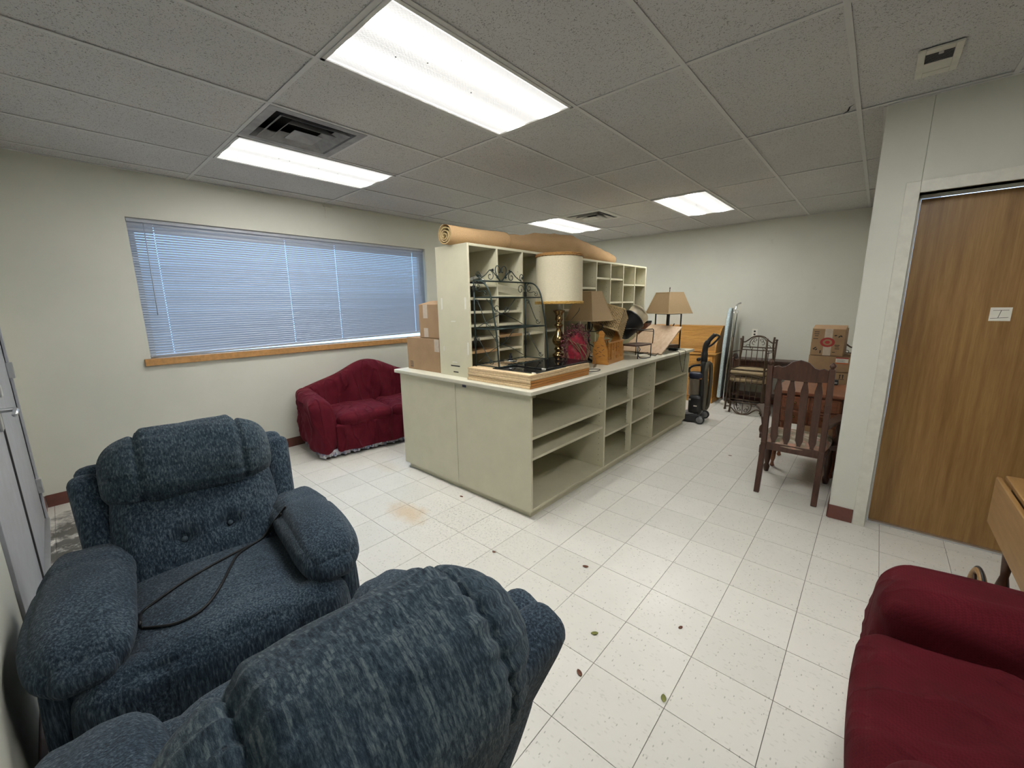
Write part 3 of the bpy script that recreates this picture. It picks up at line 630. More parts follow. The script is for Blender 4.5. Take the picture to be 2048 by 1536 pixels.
# tan square lamp behind
def sqshade(t, s0, s1, z0, z1, mat='tan_shade'):
    w_ = .0025
    for q in range(4):
        R = Matrix.Rotation(q*PI/2, 3, 'Z')
        MB().hexa([R @ Vector(p) for p in ((-s0, -s0, z0), (s0, -s0, z0), (s0-w_, -s0+w_, z0), (-s0+w_, -s0+w_, z0), (-s1, -s1, z1), (s1, -s1, z1), (s1-w_, -s1+w_, z1), (-s1+w_, -s1+w_, z1))]).build('shade_panel', mat, t)
        e = MB(); e.tube([R @ Vector((-s0, -s0, z0)), R @ Vector((-s1, -s1, z1))], .003, 5); e.build('shade_seam', 'tan_shade_trim', t)
    for s_, z in ((s0, z0+.002), (s1, z1-.002)): MB().tube([(-s_, -s_, z), (s_, -s_, z), (s_, s_, z), (-s_, s_, z)], .0045, 6, True).build('shade_binding', 'tan_shade_trim', t, True)
L2 = thing('table_lamp', 'black scrollwork iron lamp with tilted tan shade beside the drum lamp', 'lamp', (-2.12, 3.53, CT), -.10)
sh2 = L2
sqshade(L2, .170, .082, .405, .685)
MB().lathe([(.07, 0), (.075, .01), (.03, .02), (.012, .035), (.010, .30), (.018, .32), (.014, .40), (.008, .42), (.004, .68)], (0, 0, 0), 16).build('stem', 'black_iron', L2, True)
for q in range(4):
    a = q*PI/2+.4; e = Vector((math.cos(a), math.sin(a), 0)); z = Vector((0, 0, 1))
    MB().tube(bez([z*.30, e*.06+z*.30, e*.12+z*.32, e*.135+z*.36, e*.11+z*.375], 6), .005, 6).build('scroll_arm', 'black_iron', L2, True)
    MB().tube(bez([z*.06, e*.05+z*.05, e*.08+z*.10, e*.05+z*.15, z*.18], 6), .005, 6).build('scroll_foot', 'black_iron', L2, True)
MB().tube([(0, 0, .66), (.082, .082, .672)], .002, 5).tube([(0, 0, .66), (-.082, -.082, .672)], .002, 5).build('spider', 'black_iron', L2, True)
cordp = [P(px, py, 'x', -1.98) for px, py in ((1159, 615), (1157, 622), (1145, 637), (1138, 645), (1137, 655))]
tag(MB().tube(bez(cordp, 5), .003, 6).build('lamp_cord', 'black_plastic', None, True), 'thin black cord hanging below the cream drum shade', 'cord')
# wreath
WR = thing('berry_wreath', 'grapevine wreath with dark red bow and berries leaning on the counter', 'wreath', (-1.955, 3.06, CT), math.radians(-52))
tl = .22
def wp_(y, z, x=0): return Vector((x-(z)*tl, y, z))
MB().soft((0, 0, .175), (.03, .075, .125), .03, (8, 14, 18), lambda p, u: (p.x*(1-.5*u[1]**2)-p.z*tl+.02+.008*math.sin(p.z*60+p.y*30), p.y*(1-.35*u[2]**2), p.z), .02).build('red_bow', 'wine_bow', WR, True)
rv = MB()
for k in range(7):
    ph_ = random.uniform(0, 6); R0 = random.uniform(.085, .105); rv.tube([wp_(R0*math.sin(a*PI/20)*(1+.08*math.sin(3*a*PI/20+ph_)), .175+.155*math.cos(a*PI/20)*(1+.06*math.sin(2*a*PI/20+ph_)), .02+.02*math.sin(a+ph_)) for a in range(40)], .0045, 5, True)
for k in range(9):
    y0_ = random.uniform(-.09, .0); rv.tube(bez([wp_(y0_, .34-.02*k, .03), wp_(y0_+.05, .22, .06+.004*k), wp_(y0_+.07+.01*k, .10, .06), wp_(y0_+.05+.012*k, .015, .05)], 5), .0035, 5)
rv.build('vine_ring', 'twig', WR, True, kind='stuff')
tw = MB()
for k in range(46):
    a = random.uniform(-2.2, 1.4); y = .10*math.sin(a); z = .175+.16*math.cos(a)
    d = Vector((random.uniform(-.2, .5), math.sin(a)+random.uniform(-.6, .6), math.cos(a)*.6+random.uniform(-.3, .6))).normalized()*random.uniform(.03, .09)
    p0 = wp_(y, max(z, .03), .02); p1 = p0+d; p1.z = max(p1.z, .01); tw.tube([p0, (p0+p1)/2+Vector((0, 0, .008)), p1], .0015, 4)
tw.build('twigs', 'twig', WR, kind='stuff')
bb = MB()
for k in range(260):
    a = random.uniform(-2.4, 1.2) if k > 50 else random.uniform(-.9, .35); q = random.uniform(.85, 1.45); bb.ball(wp_(.10*math.sin(a)*q, max(.012, .175+.15*math.cos(a)*q*random.uniform(.8, 1.12)), random.uniform(-.01, .055)), random.uniform(.005, .009), 6, 4)
bb.build('berries', 'berry', WR, True, kind='stuff')
# carved crate
CRT = thing('carved_crate', 'golden wood crate with cutout deer and tree silhouettes', 'crate', (-1.945, 3.62, CT), math.radians(7))
cl, cw_ = .215, .08
MB().box(-cw_, cw_, -cl, cl, 0, .022).build('base', 'crate_wood', CRT, bevel=.003)
def endpoly():
    return [(-.075, 0), (.075, 0), (.077, .06), (.073, .12), (.055, .165), (.035, .20), (.03, .235), (.04, .262), (.03, .285), (.012, .30), (-.008, .296), (-.022, .278), (-.016, .25), (-.028, .215), (-.05, .18), (-.07, .14), (-.077, .07)]
for y in (-cl, cl-.012):
    e = MB().prism(endpoly(), (0, y, .02), (1, 0, 0), (0, 0, 1), (0, 1, 0), .012).build('end_panel', 'crate_wood', CRT)
    cut = MB()
    for zz_, xx_, aa in ((.07, -.03, .5), (.09, .0, -.4), (.11, .03, .6), (.13, -.02, .3), (.06, .035, -.5), (.15, .02, -.3), (.10, -.045, -.6), (.045, .0, .2)):
        cut.obox((xx_, y-.0004, zz_+.03), (.014*math.cos(aa), 0, .014*math.sin(aa)), (0, .0004, 0), (-.003*math.sin(aa), 0, .003*math.cos(aa)))
    cut.build('cutouts', 'twig', CRT, kind='stuff')
for x in (-cw_, cw_-.01):
    MB().box(x, x+.01, -cl+.012, cl-.012, .022, .042).build('side_rail', 'crate_wood', CRT, bevel=.002); MB().box(x, x+.01, -cl+.012, cl-.012, .196, .21).build('side_rail', 'crate_wood', CRT, bevel=.002)
    for k in range(6):
        y = -cl+.04+k*.068; w_ = .006+.004*(k % 3); MB().hexa([(x, y-w_*1.6, .04), (x+.01, y-w_*1.6, .04), (x+.01, y+w_*1.6, .04), (x, y+w_*1.6, .04), (x, y-w_*.6, .198), (x+.01, y-w_*.6, .198), (x+.01, y+w_*.6, .198), (x, y+w_*.6, .198)]).build('tree_slat', 'crate_wood', CRT)
    MB().prism([(-.10, 0), (-.085, .05), (-.10, .075), (-.075, .085), (-.055, .06), (.04, .065), (.07, .055), (.085, .02), (.08, 0), (.06, 0), (.055, .03), (-.03, .03), (-.05, 0)], (x+.003, 0, .042), (0, 1, 0), (0, 0, 1), (1, 0, 0), .005).build('deer_silhouette', 'crate_wood', CRT)
# wicker basket resting tilted in the crate
BK = thing('wicker_basket', 'tan rectangular wicker basket turned upside down and tilted over the crate', 'basket', (-2.05, 3.86, 1.335), 0, None, (math.radians(-24), math.radians(16), math.radians(12)))
def rect(w_, d_, z, n=14, amp=0., ph_=0.):
    out = []
    for (ax, ay), (bx_, by_) in (((-w_, -d_), (w_, -d_)), ((w_, -d_), (w_, d_)), ((w_, d_), (-w_, d_)), ((-w_, d_), (-w_, -d_))):
        for k in range(n):
            t = k/n; x = ax+(bx_-ax)*t; y = ay+(by_-ay)*t; nx, ny = (by_-ay), -(bx_-ax); l_ = math.hypot(nx, ny); o_ = amp*math.cos(k*PI+ph_); out.append((x+nx/l_*o_, y+ny/l_*o_, z))
    return out
wv = MB()
for k in range(22):
    t = k/21; wv.tube(rect(.135-.025*t, .155-.03*t, -.12+.23*t, 14, .0045, PI*(k % 2)), .0058, 5, True)
wv.build('weave', 'wicker', BK, True, kind='stuff')
sk = MB()
for a, c in zip(rect(.135, .155, -.12), rect(.11, .125, .11)): sk.tube([a, c], .0045, 5)
sk.build('stakes', 'wicker_dark', BK, True, kind='stuff')
bt_ = MB().box(-.105, .105, -.12, .12, .098, .102)
for k in range(13): y = -.115+k*.019; bt_.tube([(-.11+.22*q/12, y, .112+.004*math.cos(q*PI+PI*(k % 2))) for q in range(13)], .0062, 5)
for k in range(9): x = -.10+k*.025; bt_.tube([(x, -.12, .11), (x, .12, .11)], .004, 5)
bt_.build('bottom_weave', 'wicker', BK, True, kind='stuff')
MB().tube(rect(.142, .162, -.125), .010, 8, True).build('rim', 'wicker', BK, True)
MB().tube(rect(.112, .127, .113), .008, 8, True).build('bottom_rim', 'wicker', BK, True)
# second flat wicker piece behind crate
o = thing('wicker_tray', 'small dark wicker basket standing on the counter behind the crate', 'basket', (-2.17, 4.00, CT))
g = MB()
for k in range(9): g.tube(rect(.09+.002*k, .075+.002*k, .006+.014*k, 10, .004, PI*(k % 2)), .0062, 5, True)
g.build('weave', 'wicker_dark', o, True, kind='stuff'); MB().box(-.088, .088, -.073, .073, .002, .008).build('bottom', 'wicker_dark', o); MB().tube(rect(.108, .093, .132), .008, 6, True).build('rim', 'wicker', o, True)
# wire stand
WS = thing('wire_stand', 'low black wire stand with dark plate on the counter edge', 'stand', (-1.88, 4.09, CT), math.radians(-4))
MB().prism([(-.10, -.12), (.07, -.14), (.10, -.06), (.10, .16), (.05, .20), (-.10, .20)], (0, 0, .128), (1, 0, 0), (0, 1, 0), (0, 0, 1), .014).build('plate', 'dark_walnut', WS, bevel=.003)
for x, y in ((-.09, -.10), (.085, -.11), (.09, .16), (-.09, .17)): MB().tube([(x, y, 0), (x, y, .128)], .005, 6).build('leg', 'black_iron', WS, True)
for x in (-.095, .095): MB().tube(bez([(x, .18, .14), (x, .19, .25), (x, .18, .29), (x, .12, .295)], 5)+[Vector((x, -.14, .30))], .005, 6).build('rail', 'black_iron', WS, True)
MB().tube([(-.095, .19, .27), (.095, .19, .27)], .004, 6).build('cross_wire', 'black_iron', WS, True); MB().tube([(-.09, -.10, .05), (.085, -.11, .05), (.09, .10, .05)], .0035, 6).build('cross_wire', 'black_iron', WS, True)
MB().tube(bez([(.09, -.10, .125), (.115, -.12, .10), (.10, -.13, .06), (.11, -.12, .02), (.13, -.06, .005), (.14, .06, .006)], 6), .004, 6).build('scroll', 'black_iron', WS, True)
MB().tube([(.09, .10, .03), (.125, .20, .006), (.13, .25, .03)], .004, 6).build('scroll', 'black_iron', WS, True)
# leaning veneer board
LB = thing('leaning_board', 'pale wood veneer board propped at a slant against the far lamp', 'board', (0, 0, 0))
A, B_, C_, D_ = Vector((-2.25, 4.46, CT+.012)), Vector((-1.72, 4.40, CT+.001)), Vector((-1.72, 4.985, 1.215)), Vector((-2.10, 4.985, 1.235))
nrm = (B_-A).cross(D_-A).normalized()*.016; nrm = nrm if nrm.z > 0 else -nrm
MB().hexa([A, B_, C_, D_, A+nrm, B_+nrm, C_+nrm, D_+nrm]).build('panel', 'pale_veneer', LB, bevel=.002)
# tilted bin
def bin_(name, lab, c, axis, mat, r0, r1, L_, rim):
    t = thing(name, lab, 'wastebasket', c); az = Vector(axis).normalized()
    MB().lathe([(.001, .004), (r0, .004), (r0+.004, 0), (r0+.008, .01), (r1, L_), (r1-.004, L_), (r0+.002, .012), (.001, .010)], (0, 0, 0), 36, az, False, .85).build('body', mat, t, True)
    MB().lathe([(r1-.003, L_-.012), (r1+.010, L_-.012), (r1+.012, L_), (r1-.004, L_+.002)], (0, 0, 0), 36, az, False, .78).build('rim', rim, t, True)
    return t
C0 = CAM+ray(1279, 627)*4.58; ax = ((RT+UP).normalized()+FW*.12).normalized()
bin_('wastebasket', 'cream plastic wastebasket tipped over above the leaning board', C0-ax*.29, ax, 'cream_plastic', .098, .138, .29, 'linen_shade')
MB_b = thing('black_bin', 'black plastic bin tipped around the cream wastebasket', 'wastebasket', C0-ax*.32)
MB().lathe([(.001, .0), (.105, .0), (.120, .02), (.146, .215), (.146, .222), (.142, .215), (.112, .03), (.001, .02)], (0, 0, 0), 36, ax, False, .88).build('body', 'black_plastic', MB_b, True)
MB().lathe([(.142, .208), (.151, .208), (.151, .224), (.142, .224)], (0, 0, 0), 36, ax, False, .88).build('rim', 'vac_black', MB_b, True)
# far lamp
L3 = thing('table_lamp', 'twig style iron lamp with broad tan shade at the far counter end', 'lamp', (-1.955, 5.145, CT), math.radians(-24))
MB().lathe([(.004, .40), (.004, .735), (.008, .74), (.001, .755)], (0, 0, 0), 10).build('harp_rod', 'black_iron', L3, True)
sqshade(L3, .195, .112, .435, .69)
for x in (-.105, .105):
    for y in (-.105, .105): MB().box(x-.006, x+.006, y-.006, y+.006, 0, .44).build('frame_post', 'black_iron', L3)
for z in (.006, .43): MB().tube([(-.105, -.105, z), (.105, -.105, z), (.105, .105, z), (-.105, .105, z)], .006, 4, True).build('frame_ring', 'black_iron', L3)
MB().box(-.10, .10, -.10, .10, .012, .05).build('base_block', 'dark_walnut', L3, bevel=.004)
MB().tube(bez([(0, 0, .05), (.01, .0, .18), (-.012, .01, .30), (0, 0, .42)], 6), [.028]*9+[.02]*10, 10).build('trunk', 'black_iron', L3, True)
for a, z in ((.3, .22), (2.4, .27), (4.2, .18), (5.5, .32)):
    e = Vector((math.cos(a), math.sin(a), 0)); MB().tube(bez([Vector((0, 0, z)), e*.05+Vector((0, 0, z+.03)), e*.085+Vector((0, 0, z+.09))], 5), .007, 6).build('branch', 'black_iron', L3, True)
# trinkets behind board
o = thing('keepsake_box', 'small dark red keepsake box among the clutter by the far lamp', 'box', (-2.20, 5.02, CT))
MB().box(-.06, .06, -.06, .06, 0, .32).build('body', 'cherry', o, bevel=.004); MB().box(-.062, .064, -.064, .064, .32, .345).build('lid', 'black_plastic', o, bevel=.004)
o = thing('dried_flowers', 'bunch of dried flower stems in a pale jar near the far lamp', 'dried flowers', (-2.24, 4.86, CT))
MB().lathe([(.03, 0), (.035, .01), (.035, .12), (.025, .16), (.022, .2), (.02, .2), (.02, .16), (.001, .02)], (0, 0, 0), 16, None, False).build('jar', 'cream_plastic', o, True)
g = MB(); hd_ = MB()
for k in range(14):
    a = random.uniform(0, 6.28); e = Vector((math.cos(a)*random.uniform(.02, .06), math.sin(a)*random.uniform(.02, .06), random.uniform(.28, .43))); g.tube([(0, 0, .06), Vector((e.x*.4, e.y*.4, e.z*.6)), e], .0018, 4); hd_.ball(e, random.uniform(.008, .015), 7, 5, .6)
g.build('stems', 'twig', o, kind='stuff'); hd_.build('flower_heads', 'void_black', o, True, kind='stuff')
# cords on the counter
o = thing('power_adapter', 'black power adapter with cord looping over the counter front edge', 'adapter', (-1.79, 4.93, CT))
MB().box(-.05, .05, -.025, .025, 0, .03).build('block', 'black_plastic', o, bevel=.004)
MB().tube(bez([(-.05, -.01, .008), (.02, -.06, .005), (.10, -.14, .004), (.141, -.20, .004), (.146, -.16, -.10), (.145, -.06, -.235), (.147, -.03, -.20), (.144, .0, -.08), (.141, .01, .003), (.09, .005, .012), (.05, .0, .015)], 8), .0028, 6).build('cord', 'black_plastic', o, True)
tag(MB().tube(bez([(-1.90, 2.93, CT+.004), (-1.80, 2.96, CT+.004), (-1.735, 3.04, CT+.004), (-1.76, 3.13, CT+.004), (-1.83, 3.10, CT+.004), (-1.86, 3.0, CT+.004)], 8), .003, 6).build('power_cable', 'black_plastic', None, True), 'thin dark cord curled on the worktop before the crate', 'cord')
# cardboard boxes on the counter
def carton(lab, loc, w_, d_, h_, mat='cardboard', rz=0, group=None, flap=True, gap=.0):
    t = thing('cardboard_box', lab, 'box', loc, rz, group)
    MB().box(-w_, w_, -d_, d_, 0, h_-.006).build('body', mat, t, bevel=.004)
    if flap:
        MB().hexa([(-w_, -d_, h_-.007), (w_, -d_, h_-.007), (w_, -.002, h_-.004), (-w_, -.002, h_-.004), (-w_, -d_, h_-.003), (w_, -d_, h_-.003), (w_, -.002, h_+gap), (-w_, -.002, h_+gap)]).build('flap', mat, t)
        MB().hexa([(-w_, .002, h_-.004), (w_, .002, h_-.004), (w_, d_, h_-.007), (-w_, d_, h_-.007), (-w_, .002, h_), (w_, .002, h_), (w_, d_, h_-.003), (-w_, d_, h_-.003)]).build('flap', mat, t)
    return t
t = carton('large plain cardboard box on the counter, under a smaller one', (-2.99, 2.345, CT), .236, .18, .292, 'cardboard', .0, 'boxes on the counter')
MB().box(-.195, -.155, -.1812, -.1802, .02, .075).build('print_frame', 'print_black', t); MB().box(-.191, -.159, -.1815, -.1806, .024, .071).build('print_field', 'cardboard', t)
for k in range(3): MB().box(-.188, -.162, -.1819, -.1812, .03+k*.014, .036+k*.014).build('print_bar', 'print_black', t)
MB().box(.17, .235, -.1812, -.1802, .18, .286).build('tape', 'packing_tape', t)
t = carton('small cardboard box with pale tape on top of the large one', (-2.89, 2.33, CT+.294), .148, .15, .29, 'cardboard', .02, 'boxes on the counter', True, .03)
for z in ((.17, .286), (.006, .085)): MB().box(-.085, -.025, -.1515, -.1502, *z).build('tape', 'packing_tape', t)
# carpet roll
RO = thing('carpet_roll', 'rolled tan carpet lying along the top of the pigeonhole shelf', 'carpet roll', (0, 0, 0))
ZT = CT+ph
path = [(2.10, .080, .072, -2.54), (2.45, .082, .075, -2.54), (2.74, .094, .084, -2.545), (2.755, .080, .078, -2.54), (3.0, .083, .082, -2.54), (3.2, .09, .10, -2.55), (3.5, .10, .115, -2.55), (3.8, .11, .128, -2.56), (4.0, .105, .115, -2.555), (4.35, .095, .09, -2.55), (4.62, .085, .065, -2.54), (4.70, .078, .056, -2.54)]
pp = bez([(a, b_, c) for a, b_, c, d in path], 6); px_ = bez([(a, d, 0) for a, b_, c, d in path], 6)
def rollpt(u, v):
    k = min(len(pp)-1, int(round(u*(len(pp)-1)))); y, rw, rh = pp[k]; xc = px_[k].y; a = 2*PI*v
    w_ = 1+.05*math.sin(3*a+y*5)*(1 if y > 2.7 else .2)+(.03*math.sin(y*23+2*a)+.025*math.sin(y*41-3*a))*(1 if y > 2.75 else 0)
    z = ZT+rh+rh*math.sin(a)*w_; z = max(z, ZT+.001)
    return (xc+rw*math.cos(a)*w_, y+.03*math.sin(a)*(1 if u == 0 else 0)*0, z)
MB().grid(rollpt, len(pp)-1, 28, False, True).build('outer_wrap', 'carpet', RO, True)
sp = []; 
for k in range(150):
    t_ = k/149; a = PI*.6+t_*2*PI*3.3; r_ = .066*(1-t_)**1.15+.010; sp.append((-2.54+r_*1.04*math.cos(a)-.012*t_, 0, ZT+.072-.012*t_+r_*.92*math.sin(a)))
g = MB(); i0 = 0
for (x, _, z) in sp: g.v += [(x, 2.103, z), (x, 2.19, z)]
for k in range(len(sp)-1): g.f.append((2*k, 2*k+2, 2*k+3, 2*k+1))
o = g.build('spiral_end', 'carpet_pile', RO, True); sd = o.modifiers.new('thick', 'SOLIDIFY'); sd.thickness = .009
MB().lathe([(.001, 0), (.074, 0), (.074, .004)], (-2.54, 2.17, ZT+.073), 24, (0, 1, 0)).build('roll_gap_shade', 'twig', RO)  # dark brown disc paints the shade between the carpet layers
MB().lathe([(.056, 0), (.05, .01), (.001, .012)], (-2.54, 4.695, ZT+.056), 24, (0, 1, 0)).build('far_end', 'carpet_pile', RO, True)
o = MB().obox((-2.405, 3.66, ZT+.022), (.035, -.0, .004), (.0, .15, -.0), (-.002, 0, .008)).box(-2.43, -2.375, 3.52, 3.54, ZT, ZT+.014).box(-2.43, -2.375, 3.78, 3.80, ZT, ZT+.014).build('loose_cleat', 'cream_laminate'); tag(o, 'short cream wooden strip lying on the shelf top before the carpet roll', 'wood strip')
o = thing('paper_punch', 'small chrome office punch on a pigeonhole shelf behind the iron rack', 'hole punch', (-2.43, 2.30, 1.678))
MB().box(-.045, .045, -.075, .075, 0, .018).build('base', 'black_plastic', o, bevel=.003); MB().obox((0, -.02, .05), (.018, 0, 0), (0, .09, .025), (0, -.003, .012)).build('lever', 'chrome', o, bevel=.003); MB().tube([(-.04, .05, .018), (-.04, .05, .04), (.04, .05, .04), (.04, .05, .018)], .006, 8).build('hinge', 'chrome', o, True)
# ================================================================== SOFT SEATING
def recliner(lab, loc, rz):
    t = thing('recliner', lab, 'recliner', loc, rz, 'blue recliners by the entrance door')
    MB().box(-.10, .36, -.36, .36, .0, .09).build('base_frame', 'black_plastic', t)
    for sg in (-1, 1):
        MB().soft((.02, sg*.395, .275), (.41, .05, .245), .035, (14, 6, 12), lambda p, u: (p.x+(.30-.15*(u[2]+1)/2)*(1-u[0])/2, p.y+sg*.012*(1-u[2]**2), p.z)).build('side_panel', 'chenille', t, True)
    def seat(p, u):
        q = Vector(p); q.z += .018*(1-u[1]**2)*(u[2] > 0) - .012*math.exp(-((u[0]-.62)/.10)**2)*(u[2] > 0)
        if u[0] > .6: q.z -= .03*((u[0]-.6)/.4)**2*(u[2] > 0)
        return q
    MB().soft((.155, 0, .385), (.34, .285, .09), .06, (22, 18, 10), seat, .01).build('seat_cushion', 'chenille', t, True)
    def foot(p, u):
        q = Vector(p); g = math.exp(-((abs(u[1])-.52)/.07)**2)
        q.x += (-.010*g+.006*math.sin(p.z*120+u[1]*9)*math.exp(-((abs(u[1])-.52)/.2)**2))*(u[0] > 0); q.z -= .008*g*(u[2] > 0)
        return q
    MB().soft((.44, 0, .265), (.075, .38, .20), .07, (10, 44, 22), foot, .02).build('footrest', 'chenille', t, True)
    for sg in (-1, 1):
        def arm(p, u):
            q = Vector(p); a = max(0, (u[0]-.1)/.9)
            q.z -= .055*a**2.2; q.y += sg*.016*math.cos(u[0]*1.3)
            cr = math.exp(-((u[0]+.38)/.045)**2); q.z -= .016*cr*(u[2] > 0); q.y -= sg*.008*cr*u[1]*sg
            q.z += .02*(1-u[1]**2)*(1-u[0]**2)*(u[2] > 0)
            if u[0] > .5: k_ = (u[0]-.5)/.5; q.y += (-u[1])*.03*k_**2; q.z += .012*k_*(u[2] < 0)
            q.z += .0025*math.sin(p.y*70+p.x*9)*(u[2] > 0)
            return q
        MB().soft((.14, sg*.345, .546), (.335, .120, .072), .066, (34, 16, 12), arm, .012).build('arm_pad', 'chenille', t, True)
        MB().tube(bez([(.432, sg*.345-.075, .492), (.462, sg*.345-.03, .472), (.466, sg*.345+.02, .47), (.44, sg*.345+.075, .488)], 5), .006, 6).build('piping', 'piping_blue', t, True)
    th = math.radians(22); cs, sn = math.cos(th), math.sin(th); O = Vector((-.085, 0, .40))
    def tf(d, y, s_): return Vector((O.x+d*cs-s_*sn, y, O.z+d*sn+s_*cs))
    MB().soft((-.062, 0, .13), (.055, .365, .42), .045, (8, 20, 18), lambda p, u: tf(p.x, p.y*(1+.03*u[2]), p.z)).build('back_shell', 'chenille', t, True)
    for sg in (-1, 1):
        MB().soft((-.015, sg*.318, .215), (.07, .055, .295), .045, (8, 8, 20), lambda p, u: tf(p.x, p.y+sg*.02*u[2], p.z)).build('back_wing', 'chenille', t, True)
    def cush(p, u):
        d, y, s_ = p
        for by, bs in ((-.075, .155), (.085, .165)):
            rr = math.hypot(y-by, (s_-bs)); d -= .032*math.exp(-(rr/.035)**2)*(u[0] > 0)
            d -= .010*math.exp(-((s_-bs-.02*(1 if y > by else -1)*0)/.010)**2)*math.exp(-(abs(y-by)/.06)**2)*(u[0] > 0)
        d += .004*math.sin(s_*60+y*12)*(u[0] > 0)*max(0, s_-.18)*4
        return tf(d, y, s_)
    MB().soft((.035, 0, .185), (.07, .272, .235), .055, (8, 40, 34), cush, .022).build('back_cushion', 'chenille', t, True)
    for by, bs in ((-.075, .155), (.085, .165)): MB().ball(tf(.098, by, bs), .011, 10, 6).build('button', 'piping_blue', t, True)
    prof = bez([(-.085, 0, .27), (-.118, 0, .32), (-.146, 0, .42), (-.140, 0, .53), (-.085, 0, .612), (.005, 0, .650), (.10, 0, .637), (.172, 0, .572), (.192, 0, .47), (.165, 0, .37), (.10, 0, .325), (.0, 0, .31)], 7)
    cd_, cs_ = .01, .46; n1 = len(prof); YH = .305
    def pil(u, v):
        y = (u*2-1)*YH; a = abs(y); k = max(0., 1-(a/YH)**5)**.5 if u not in (0, 1) else 0
        p = prof[int(round(v*n1)) % n1]; d, s_ = p.x-cd_, p.z-cs_
        g = math.exp(-((a-.172)/.013)**2); wz = math.exp(-((a-.172)/.055)**2); ang = math.atan2(s_, d)
        bul = 1-.095*g+.033*wz*math.sin(ang*25+y*25)+.012*math.sin(ang*9+2*math.sin(y*16))*(1 if a < .17 else .7)+.012*math.sin(ang*23+y*9)
        bul *= (1.0 if a < .172 else .965)
        return tf(cd_+d*k*bul, y, cs_+s_*(.25+.75*k)*bul-.012*(a > .172)*(s_ > 0))
    MB().grid(pil, 96, n1, False, True).build('head_pillow', 'weave', t, True)
    return t
r1_ = recliner('dark blue recliner by the grey door, seen from the front with a cord on it', (-1.985, .305, 0), math.radians(-6))
r2_ = recliner('dark blue recliner in the foreground, seen from behind its headrest', (-.79, .262, 0), math.radians(179))
bpy.context.view_layer.update()
def bvh(things):
    V = []; Fc = []
    for t in things:
        for o in t.children:
            i = len(V); V += [o.matrix_world @ v.co for v in o.data.vertices]; Fc += [tuple(i+k for k in p.vertices) for p in o.data.polygons]
    return BVHTree.FromPolygons(V, Fc)
bv = bvh([r1_])
def on(px, py, off):
    d = ray(px, py).normalized(); h = bv.ray_cast(CAM, d)
    return (h[0]+h[1]*off) if h[0] else P(px, py, 'z', .5)
cp = [on(px, py, .006) for px, py in ((573, 1015), (545, 1050), (520, 1082), (470, 1108), (420, 1135), (370, 1165), (320, 1200), (285, 1228), (275, 1248), (285, 1258), (315, 1256), (350, 1250), (385, 1235), (412, 1215), (432, 1190), (447, 1165), (462, 1135), (478, 1110), (515, 1085), (540, 1062), (565, 1028))]
tag(MB().tube(bez(cp, 5), .0048, 7).build('power_cable', 'black_plastic', None, True), 'looped black power cord lying on the seat of the blue recliner', 'cord')
def ridge(x): return (1-abs(math.sin(x)))**2
# burgundy loveseat
SF = thing('loveseat', 'camelback loveseat under a loose burgundy slipcover below the window', 'sofa', (-4.22, 2.42, 0), math.radians(-8))
HL = .80
def camel(y): return .62+.275*math.exp(-(y/.42)**2)+.035*math.exp(-((abs(y)-.55)/.2)**2)
def sback(p, u):
    y = u[1]*HL*.97; zt_ = camel(y); z = .30+(p.z-.30)/.60*(zt_-.30)
    f = (.030*ridge(y*9+z*4)+.022*ridge(y*17-z*7+1))*(u[0] > 0)*(u[2] > -.9)
    return (p.x-.16*(z-.3)+f*1.0-.012*(u[0] > 0), y, z)
MB().soft((-.25, 0, .60), (.105, HL, .30), .09, (10, 90, 26), sback).build('slipcover_back', 'red_cloth', SF, True)
for sg in (-1, 1):
    def sarm(p, u):
        f = .030*ridge(p.z*4+p.x*9+1)*(abs(u[1]) > .3)+.020*ridge(p.x*19-p.z*6)*(u[2] < .6)
        y = p.y; z = p.z
        if u[2] > -.2: y += sg*.055*((u[2]+.2)/1.2)**1.5
        z += -.035*max(0, u[0])**2+.03*max(0, -u[0])
        fx = .034*ridge(z*5+y*14)*(u[0] > .8)
        y += sg*.02*(u[2] < 0)*-u[2]
        return (p.x+fx-.02*(u[2] < 0)*(u[0] > 0)*0, y+sg*f*(1 if u[1]*sg > 0 else 0), z)
    MB().soft((.035, sg*(HL-.105), .355), (.335, .105, .285), .10, (40, 16, 34), sarm, .012).build('slipcover_arm', 'red_cloth', SF, True)
    MB().soft((.085, sg*.295, .375), (.295, .29, .07), .055, (18, 18, 8), lambda p, u: (p.x, p.y, p.z+.004*math.sin(p.x*30+p.y*17)), .02).build('seat_cushion', 'red_cloth', SF, True)
MB().soft((.325, 0, .20), (.045, .62, .145), .03, (6, 100, 14), lambda p, u: (p.x+.030*ridge(p.y*9+p.z*6)*(u[0] > 0)+.016*ridge(p.y*21-p.z*5)*(u[0] > 0), p.y, p.z)).build('slipcover_front', 'red_cloth', SF, True)
def frl(u, v):
    # skirt path: left side, front, right side
    Lx, Ly = .62, 2*HL-.06; tot = 2*Lx+Ly; s_ = u*tot
    if s_ < Lx: x, y, nx, ny = -.27+s_, -HL+.03, 0, -1
    elif s_ < Lx+Ly: x, y, nx, ny = .35, -HL+.03+(s_-Lx), 1, 0
    else: x, y, nx, ny = .35-(s_-Lx-Ly), HL-.03, 0, 1
    a = .010*math.sin(s_*130)*(.35+v)+.006*math.sin(s_*47)
    return (x+nx*a, y+ny*a, .095-.068*v-.006*math.sin(s_*61)*v)
MB().grid(frl, 520, 4).build('floral_frill', 'frill', SF, True)
MB().box(-.28, .30, -HL+.08, HL-.08, .07, .33).build('under_frame', 'red_cloth', SF)
for x in (-.26, .30):
    for y in (-HL+.09, HL-.09): MB().lathe([(.022, 0), (.028, .02), (.03, .09)], (x, y, 0), 12).build('leg', 'dark_walnut', SF)
